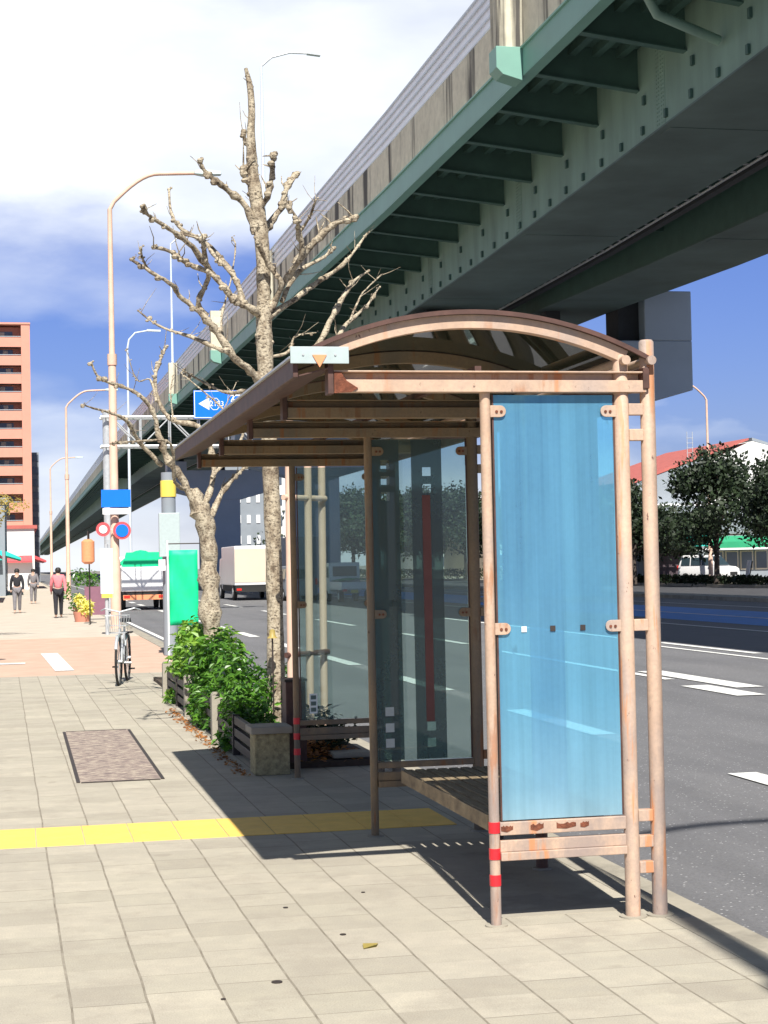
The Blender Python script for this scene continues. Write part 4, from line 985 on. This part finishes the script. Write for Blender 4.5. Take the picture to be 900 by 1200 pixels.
# salmon tower
ty = 220
tw = thing('apartment_tower', 'tall salmon tiled apartment tower with stacked balconies at the left edge', 'apartment block', (-8, ty, 0))
MB().box(-18, 1.75, ty+1.6, ty+16, 0, 32.6).build('wall', M['brick'], tw)
MB().box(.75, 1.85, ty, ty+1.598, 0, 32.75).build('corner_pier', M['brick_light'], tw)
MB().box(-18, 1.9, ty-.1, ty+16, 32.76, 33.0).build('parapet', M['brick_light'], tw)
for k in range(13):
    z = 32.4-2.33*(k+1)
    if z < 0: break
    MB().box(-18, .74, ty+.1, ty+.35, z-.15, z+1.05).build('balcony', M['brick_light'], tw)
    MB().box(-18, .745, ty+.351, ty+1.598, z-.15, z).build('balcony_slab', M['recess'], tw)
    MB().box(-2.6, -2.4, ty+.36, ty+1.59, z, z+2.15).build('divider', M['brick'], tw)
    MB().box(-2.3, -.3, ty+1.55, ty+1.596, z+.02, z+1.95).build('window', M['window'], tw)
    MB().box(-.1, .5, ty+1.1, ty+1.5, z+.02, z+.7).build('air_unit', M['white'], tw)
    MB().box(-1.9+.37*(k % 3), -1.3+.37*(k % 3), ty+1.5, ty+1.548, z+.1, z+1.85).build('curtain', M['wall_beige'], tw)
    MB().box(-18, .74, ty+.12, ty+.2, z+1.15, z+1.22).build('hand_rail', M['steel'], tw)
db = thing('dark_tower', 'narrow dark glazed tower directly right of the salmon tower', 'apartment block', (3, 236, 0))
MB().box(1.4, 2.95, 236, 248, 0, 17.6).build('wall', M['wall_grey'], db)
for k in range(10): MB().box(1.5, 2.9, 235.9, 235.995, 16.4-1.7*k, 17.3-1.7*k).build('window_band', M['window'], db)
# low shops along the left
shops = [(-9.5, -2.1, 70, 84, 5.2, 'wall_beige', 'awn_red', 'beige two storey shop with red awning at the far left'), (-9, -1.9, 86, 104, 4.4, 'wall_white', 'awn_red', 'white low shop with long red awning beyond the crossing'),
         (-8, -.8, 112, 134, 6.0, 'wall_grey', 'awn_teal', 'grey blue shop roofline farther along the left pavement'), (-8, 1.4, 150, 175, 5.2, 'wall_white', 'awn_red', 'pale low building closing the far end of the pavement')]
for x0, x1, y0, y1, h, wm, am, lb in shops:
    b = thing('shop', lb, 'shop', ((x0+x1)/2, (y0+y1)/2, 0)); MB().box(x0, x1, y0, y1, 0, h).build('wall', M[wm], b); MB().box(x0-.2, x1+.25, y0-.2, y1+.2, h, h+.3).build('roof', M['roof_red'] if am == 'awn_red' else M['wall_grey'], b)
    MB().prism([(x1, 2.9), (x1+1.0, 2.45), (x1+1.0, 2.3), (x1, 2.6)], y0+.5, y1-.5).build('awning', M[am], b)
    MB().prism([(y0, 2.9), (y0-.8, 2.45), (y0-.8, 2.3), (y0, 2.6)], x0+.3, x1-.2, 'x').build('awning', M[am], b)
    for k in range(3):
        yy = y0+1.5+k*(y1-y0-3)/2.5; w_ = MB().box(x1+.002, x1+.05, yy, yy+1.8, .4, 2.2).build('window', M['window'], b)
    win_box(b, (x0+x1)/2-1, (x0+x1)/2+1, y0-.02, .6, 2.2)
# white block seen past the tree trunk
wb = thing('office_block', 'grey and white office block with small windows beyond the elevated road', 'office block', (33, 235, 0))
MB().box(27, 38, 230, 260, -.1, 15.6).build('wall', M['wall_grey'], wb); MB().box(33.2, 38.1, 229.6, 229.99, -.1, 15.2).build('front_wall', M['wall_white'], wb)
for r_ in range(5):
    for c_ in range(4): MB().box(27.8+c_*1.3, 28.3+c_*1.3, 229.9, 229.995, 13.0-r_*2.8, 14.1-r_*2.8).build('window', M['white'], wb)
    for c_ in range(2): MB().box(34+c_*2, 35.2+c_*2, 229.5, 229.59, 12.6-r_*2.8, 14-r_*2.8).build('window', M['window'], wb)
# house with red roof, right
hy = 112
hs = thing('house', 'white walled house with low red roof behind the dark trees', 'house', (48, hy, 0))
MB().box(47.6, 60, hy, hy+16, 0, 8.3).build('wall', M['wall_white'], hs)
MB().prism([(42.2, 0), (47.55, 0), (47.55, 8.68), (42.2, 6.84)], hy+.35, hy+14).build('side_wall', M['wall_grey'], hs)
MB().prism([(47.6, 8.305), (56, 8.305), (50.75, 9.68)], hy, hy+16).build('gable', M['wall_white'], hs)
MB().prism([(41.8, 6.75), (50.6, 9.78), (50.6, 9.92), (41.8, 6.98)], hy+.3, hy+16).build('roof', M['roof_red'], hs)
MB().prism([(50.85, 9.95), (57, 8.2), (57, 8.0), (50.85, 9.76)], hy+.3, hy+16).build('roof', M['wall_grey'], hs)
MB().box(41.0, 50, hy-1.2, hy+.9, 5.1, 5.3).build('canopy_edge', M['white'], hs)
for x in (45, 46.4): MB().box(x, x+.35, hy+.6, hy+.99, 5.9, 7.2).build('vent_pipe', M['white'], hs)
sp1 = thing('shop', 'green fronted shop with turquoise and green awnings behind the parked white wagon', 'shop', (44, 105, 0))
MB().box(39.8, 49.6, 106, 110.7, 0, 5.0).build('wall', M['wall_grey'], sp1)
MB().prism([(106, 3.3), (104.9, 2.9), (104.9, 2.3), (106, 2.4)], 39.6, 44.2, 'x').build('awning', M['awn_teal'], sp1)
MB().prism([(106, 2.95), (104.8, 2.55), (104.8, 2.15), (106, 2.3)], 44.4, 49.0, 'x').build('awning', M['awn_green'], sp1)
MB().box(39.6, 49, 104.78, 104.9, 2.02, 2.14).build('awning_valance', M['white'], sp1)
for k in range(4): win_box(sp1, 44.8+k*1.05, 45.7+k*1.05, 105.95, .7, 1.95, 'window', 'wall_beige')
MB().box(40.2, 43.4, 105.9, 105.995, .1, 2.0).build('entrance', M['recess'], sp1)
for i, (x0, x1, y0, h, m1, lb) in enumerate(((50.5, 62, 118, 5.8, 'wall_white', 'white low building half hidden by trees at the right edge'), (47, 60, 140, 7.0, 'wall_white', 'plain white building beyond the red roofed house'),
        (46, 62, 165, 6.2, 'wall_beige', 'beige building glimpsed through the striped pane'), (45, 60, 192, 9.5, 'wall_white', 'distant white building glimpsed beside the middle frame'))):
    b = thing('background_building', lb, 'building', ((x0+x1)/2, y0, 0)); MB().box(x0, x1, y0, y0+18, 0, h).build('wall', M[m1], b); MB().box(x0-.2, x1+.2, y0-.2, y0+18.2, h, h+.25).build('roof', M['wall_grey'], b)
    for r_ in range(int(h//2.8)):
        for c_ in range(5): win_box(b, x0+.8+c_*2.2, x0+2.2+c_*2.2, y0-.02, 1+r_*2.8, 2.3+r_*2.8)
MB2 = thing('roof_antenna', 'small lattice aerial standing on the red roofed house', 'aerial', (46.2, 112.5, 8.2))
m_ = MB()
for z in range(6): m_.tube([(46.0, 112.5, 8.2+z*.35), (46.5, 112.5, 8.2+z*.35)], .02, 4)
for x in (46.05, 46.45): m_.tube([(x, 112.5, 7.9), (x, 112.5, 10.4)], .025, 5)
m_.build('lattice', M['steel'], MB2)

# ================================================================== EVERGREEN TREES
def evergreen(seed, h, w, lab, loc, n=5200, s=.30):
    g2 = random.Random(seed); o = thing('evergreen_tree', lab, 'tree', loc, group='dark evergreen trees across the road'); x, y, z = loc
    t_ = MB(); top = Vector((x, y, z+h*.62)); t_.tube([(x, y, z), (x+.05, y, z+h*.25), (x-.08, y, z+h*.45), tuple(top)], [.17, .14, .1, .05], 10)
    cs = []
    for k in range(15):
        a_ = g2.uniform(0, 6.28); r_ = w*.5*g2.uniform(.25, .95); zz = z+h*g2.uniform(.36, .9); r_ *= (1-.55*((zz-z)/h-.36)/.6)
        c = Vector((x+r_*math.cos(a_), y+r_*math.sin(a_), zz)); cs.append((c, g2.uniform(.5, 1.05)*w*.2)); t_.tube([(x, y, z+h*g2.uniform(.22, .45)), ((x+c.x)/2, (y+c.y)/2, (z+h*.35+c.z)/2), tuple(c)], [.07, .045, .015], 6)
    cs.append((Vector((x, y, z+h*.93)), w*.15))
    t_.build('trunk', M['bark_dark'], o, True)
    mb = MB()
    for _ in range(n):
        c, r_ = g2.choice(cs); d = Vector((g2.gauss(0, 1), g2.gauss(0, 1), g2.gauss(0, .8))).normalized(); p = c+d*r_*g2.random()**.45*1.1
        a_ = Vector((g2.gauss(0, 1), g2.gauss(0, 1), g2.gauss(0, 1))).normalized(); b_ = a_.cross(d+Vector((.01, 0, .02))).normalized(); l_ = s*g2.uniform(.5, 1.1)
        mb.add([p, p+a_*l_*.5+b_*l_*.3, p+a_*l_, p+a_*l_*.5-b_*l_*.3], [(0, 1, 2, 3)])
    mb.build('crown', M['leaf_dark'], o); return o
E1 = evergreen(1, 7.3, 7.6, 'tallest dark evergreen, its trunk just right of the parked white wagon', (38.4, 90, 0), 9000, .34)
E2 = evergreen(2, 5.8, 8.4, 'low spreading dark evergreen behind the two shelter end posts', (38.2, 104, 0), 8000, .36)
E3 = evergreen(3, 6.5, 7.2, 'dark evergreen cut by the right edge of the photo', (38.9, 83, 0), 8000, .34)
place(E2, (36.9, 99, 0), 2.1, 'dark evergreen with a thin forked trunk left of the white wagon', .98)
for k, (x, y, s_, sc) in enumerate(((38.6, 116, E1, .95), (38.4, 130, E2, 1.15), (38.5, 145, E3, 1.2), (38.2, 160, E1, 1.15), (38.6, 178, E2, 1.5), (38.3, 196, E3, 1.5), (38.8, 214, E1, 1.35), (38.4, 236, E2, 1.9), (38, 262, E3, 1.7))):
    place(s_, (x, y, 0), k*1.3, 'dark evergreen of the distant row beyond the road, seen through the shelter panes', sc)
# hedges on the median and far kerb
def hedge(x, y0, y1, h, label, n, nm='hedge'):
    o = thing(nm, label, 'hedge', (x, (y0+y1)/2, 0)); mb = MB()
    for _ in range(n):
        p = Vector((x+rg.gauss(0, .3), rg.uniform(y0, y1), h*rg.random()**.6)); a_ = Vector((rg.gauss(0, 1), rg.gauss(0, 1), rg.gauss(0, 1))).normalized(); b_ = a_.cross(Vector((rg.random(), rg.random(), 1))).normalized(); l_ = .22
        mb.add([p, p+a_*l_*.5+b_*l_*.3, p+a_*l_, p+a_*l_*.5-b_*l_*.3], [(0, 1, 2, 3)])
    mb.build('foliage', M['leaf_dark'], o)
hedge(38.8, 84, 125, .45, 'low dark clipped hedge along the far kerb in front of the white wagon', 6000)
hedge(38.7, 125, 230, .9, 'continuing dark hedge along the far kerb in the distance', 5000)
bw = thing('leaning_notice_board', 'white notice board leaning on a stand at the far right pavement', 'notice board', (39.6, 88.5, 0))
MB().bar((39.55, 88.5, .35), (39.72, 88.5, 1.35), .42, .04, up=(1, 0, 0)).build('board', M['white'], bw); MB().bar((39.65, 88.6, 0), (39.95, 88.6, 1.3), .05, .05).build('stand', M['rail_brown'], bw)

# ================================================================== VEHICLES (length along +Y, front at +Y)
def wheels(p, w, ys, r=.29):
    for yy in ys:
        for s_ in (-1, 1):
            o = MB().tube([(s_*(w/2-.19), yy, r), (s_*(w/2-.17), yy, r), (s_*(w/2-.01), yy, r), (s_*(w/2+.005), yy, r)], [r*.93, r, r, r*.93], 24).build('wheel', M['tyre'], p, True, local=True)
            MB().tube([(s_*(w/2+.006), yy, r), (s_*(w/2+.014), yy, r)], r*.6, 18).build('rim', M['steel'], o, True, local=True)
def wagon(loc, rz, label):
    c = thing('parked_car', label, 'car', loc, rz); w = 1.62
    def sec(y, zb, zt, hw, tw_): return [(-hw, y, zb), (hw, y, zb), (hw, y, (zb+zt)*.55), (tw_, y, zt), (-tw_, y, zt), (-hw, y, (zb+zt)*.55)]
    MB().loft([sec(-1.75, .32, .95, .74, .68), sec(-1.68, .22, 1.0, .79, .76), sec(.9, .2, 1.0, .80, .77), sec(1.5, .22, .93, .79, .74), sec(1.75, .32, .8, .72, .66)]).build('body', M['car_white'], c, True, local=True, bev=.03)
    def s4(y, z, hw): return [(-hw, y), (hw, y), z]
    cab = MB(); prof = [(-1.66, .99), (-1.5, 1.58), (-1.38, 1.66), (.25, 1.66), (.42, 1.62), (1.02, .99)]
    vs = []; 
    for sgn in (-1, 1):
        for (yy, zz) in prof: vs.append((sgn*(.77-(zz-.99)*.17), yy, zz))
    n_ = len(prof); cab.add(vs, [tuple(range(n_)), tuple(range(2*n_-1, n_-1, -1))]+[(i, i+n_, (i+1) % n_+n_, (i+1) % n_) for i in range(n_)])
    cab.build('cabin', M['car_white'], c, local=True, bev=.03)
    for sgn in (-1, 1):
        for a_, b_, a2, b2 in ((-1.5, -.85, -1.42, -.85), (-.78, -.08, -.78, -.08), (0, .78, 0, .42)):
            vs = [(sgn*.773, a_, 1.04), (sgn*.773, b_, 1.04), (sgn*.688, b2, 1.52), (sgn*.688, a2, 1.52)]
            MB().add(vs+[(v[0]+sgn*.012, v[1], v[2]) for v in vs], [(0, 1, 2, 3), (7, 6, 5, 4), (0, 4, 5, 1), (1, 5, 6, 2), (2, 6, 7, 3), (3, 7, 4, 0)]).build('side_window', M['car_glass'], c, local=True)
        MB().ball((sgn*.86, .62, 1.08), .1, 5, (.7, .5, 1)).build('mirror', M['car_white'], c, True, local=True)
        MB().ball((sgn*.58, 1.66, .72), .13, 6, (1.2, .7, .8)).build('headlight', M['plate'], c, True, local=True)
        MB().box(sgn*.7-.05, sgn*.7+.05, -1.78, -1.7, .75, 1.05).build('tail_light', M['tail'], c, local=True)
    MB().add([(-.66, 1.03, 1.02), (.66, 1.03, 1.02), (.58, .50, 1.57), (-.58, .50, 1.57), (-.66, 1.06, 1.04), (.66, 1.06, 1.04), (.58, .53, 1.59), (-.58, .53, 1.59)], [(0, 1, 2, 3), (7, 6, 5, 4), (0, 4, 5, 1), (1, 5, 6, 2), (2, 6, 7, 3), (3, 7, 4, 0)]).build('windscreen', M['car_glass'], c, local=True)
    MB().box(-.55, .55, -1.70, -1.6, 1.05, 1.5).build('rear_window', M['car_glass'], c, local=True)
    MB().box(-.4, .4, 1.70, 1.78, .42, .62).build('grille', M['tyre'], c, local=True); MB().box(-.17, .17, 1.775, 1.79, .32, .42).build('number_plate', M['white'], c, local=True)
    wheels(c, w, (-1.15, 1.15)); return c
wagon((41.3, 98, 0.04), R(215), 'white small wagon parked across the road beneath the dark trees')
def kei_truck(loc, rz, label):
    c = thing('flatbed_truck', label, 'truck', loc, rz); w = 1.45
    MB().prism([(.55, .35), (1.65, .35), (1.68, .9), (1.35, 1.75), (.6, 1.78), (.55, 1.0)], -w/2, w/2, 'x').build('cab', M['car_white'], c, local=True, bev=.05)
    MB().box(-.56, .56, .535, .548, 1.15, 1.6).build('rear_window', M['car_glass'], c, local=True)
    MB().add([(-.62, 1.66, 1.0), (.62, 1.66, 1.0), (.6, 1.40, 1.68), (-.6, 1.40, 1.68), (-.62, 1.68, 1.0), (.62, 1.68, 1.0), (.6, 1.42, 1.68), (-.6, 1.42, 1.68)], [(0, 1, 2, 3), (7, 6, 5, 4), (0, 4, 5, 1), (1, 5, 6, 2), (2, 6, 7, 3), (3, 7, 4, 0)]).build('windscreen', M['car_glass'], c, local=True)
    for s_ in (-1, 1):
        MB().box(s_*.7-.02*s_, s_*.738, .7, 1.25, 1.1, 1.6).build('side_window', M['car_glass'], c, local=True)
        MB().box(s_*.71-.02, s_*.71+.02, -1.62, .5, .62, .9).build('bed_side', M['car_white'], c, local=True)
        MB().box(s_*.58-.09, s_*.58+.09, -1.66, -1.6, .48, .58).build('tail_light', M['tail'], c, local=True)
    MB().box(-.73, .73, -1.62, .5, .55, .62).build('bed_floor', M['steel'], c, local=True)
    MB().box(-.73, .73, -1.66, -1.622, .6, .9).build('tailgate', M['car_white'], c, local=True)
    mb = MB(); rows = [[(x, y, .93+.14*math.cos(x*1.8)*math.cos((y+.5)*.9)+.02*math.sin(x*9+y*7)) for x in [-.68+k*.17 for k in range(9)]] for y in [-1.6+k*.26 for k in range(9)]]
    mb.sheet(rows).build('green_tarpaulin', M['awn_green'], c, True, local=True)
    MB().box(-.3, -.28+.3, -1.68, -1.661, .42, .55).build('number_plate', M['yellow_paint'], c, local=True)
    wheels(c, w, (-1.05, 1.1), .27); return c
kei_truck((14.6, 76, -.1), R(4), 'small white flatbed truck with green tarpaulin seen through the far pane')
def box_truck(loc, label, body, stripe, low, h=2.6, w=2.0, L=5):
    c = thing('box_truck', label, 'truck', loc); MB().box(-w/2, w/2, 0, L, .75, h).build('cargo_box', M[body], c, local=True, bev=.04)
    MB().box(-w/2, w/2, -.02, 0.0-.002, .9, h-.15).build('rear_door', M[stripe], c, local=True)
    MB().box(-w/2+.05, w/2-.05, .05, L, .45, .749).build('chassis', M['tyre'], c, local=True); MB().box(-w/2+.05, w/2-.05, -.08, -.02, .42, .62).build('bumper', M[low], c, local=True)
    MB().prism([(L+.1, .5), (L+1.6, .5), (L+1.65, 1.2), (L+1.3, 2.1), (L+.1, 2.2)], -w/2+.05, w/2-.05, 'x').build('cab', M['car_white'], c, local=True, bev=.05)
    for s_ in (-1, 1): MB().box(s_*(w/2-.2)-.12, s_*(w/2-.2)+.12, -.1, -.081, .5, .6).build('tail_light', M['tail'], c, local=True)
    wheels(c, w, (.9, L+.7), .38); return c
box_truck((11.6, 84, -.1), 'white box truck with beige rear doors driving away beyond the shrubs', 'car_white', 'wall_beige', 'tyre', 2.7, 2.3, 5.5)
gt = box_truck((5.0, 70, -.1), 'white truck with orange bumper and green load cover beyond the lamp pole', 'car_white', 'car_white', 'orange', 1.75, 1.8, 3.5)
mb = MB(); rows = [[(x, y, 1.76+.7*math.cos(x*1.5)*math.cos((y-1.7)*.8)) for x in [-.88+k*.22 for k in range(9)]] for y in [.05+k*.42 for k in range(9)]]
mb.sheet(rows).build('load_cover', M['banner_green'], gt, True, local=True); MB().prism([(-.88, 1.76), (.88, 1.76), (.7, 2.35), (-.7, 2.35)], .02, .06).build('cover_end', M['banner_green'], gt, local=True)
dv = box_truck((16.2, 96, -.1), 'grey box truck farther ahead left of the small flatbed truck', 'wall_grey', 'wall_grey', 'tyre', 3.3, 2.2, 6)
rc = wagon((13.1, 82, -.1), R(3), 'dark shaded small car with red tail lights just left of the flatbed truck'); 
for ch in rc.children:
    if ch.name.split('.')[0] in ('body', 'cabin'): ch.data.materials[0] = M['wall_grey']
rc.name = 'driving_car'
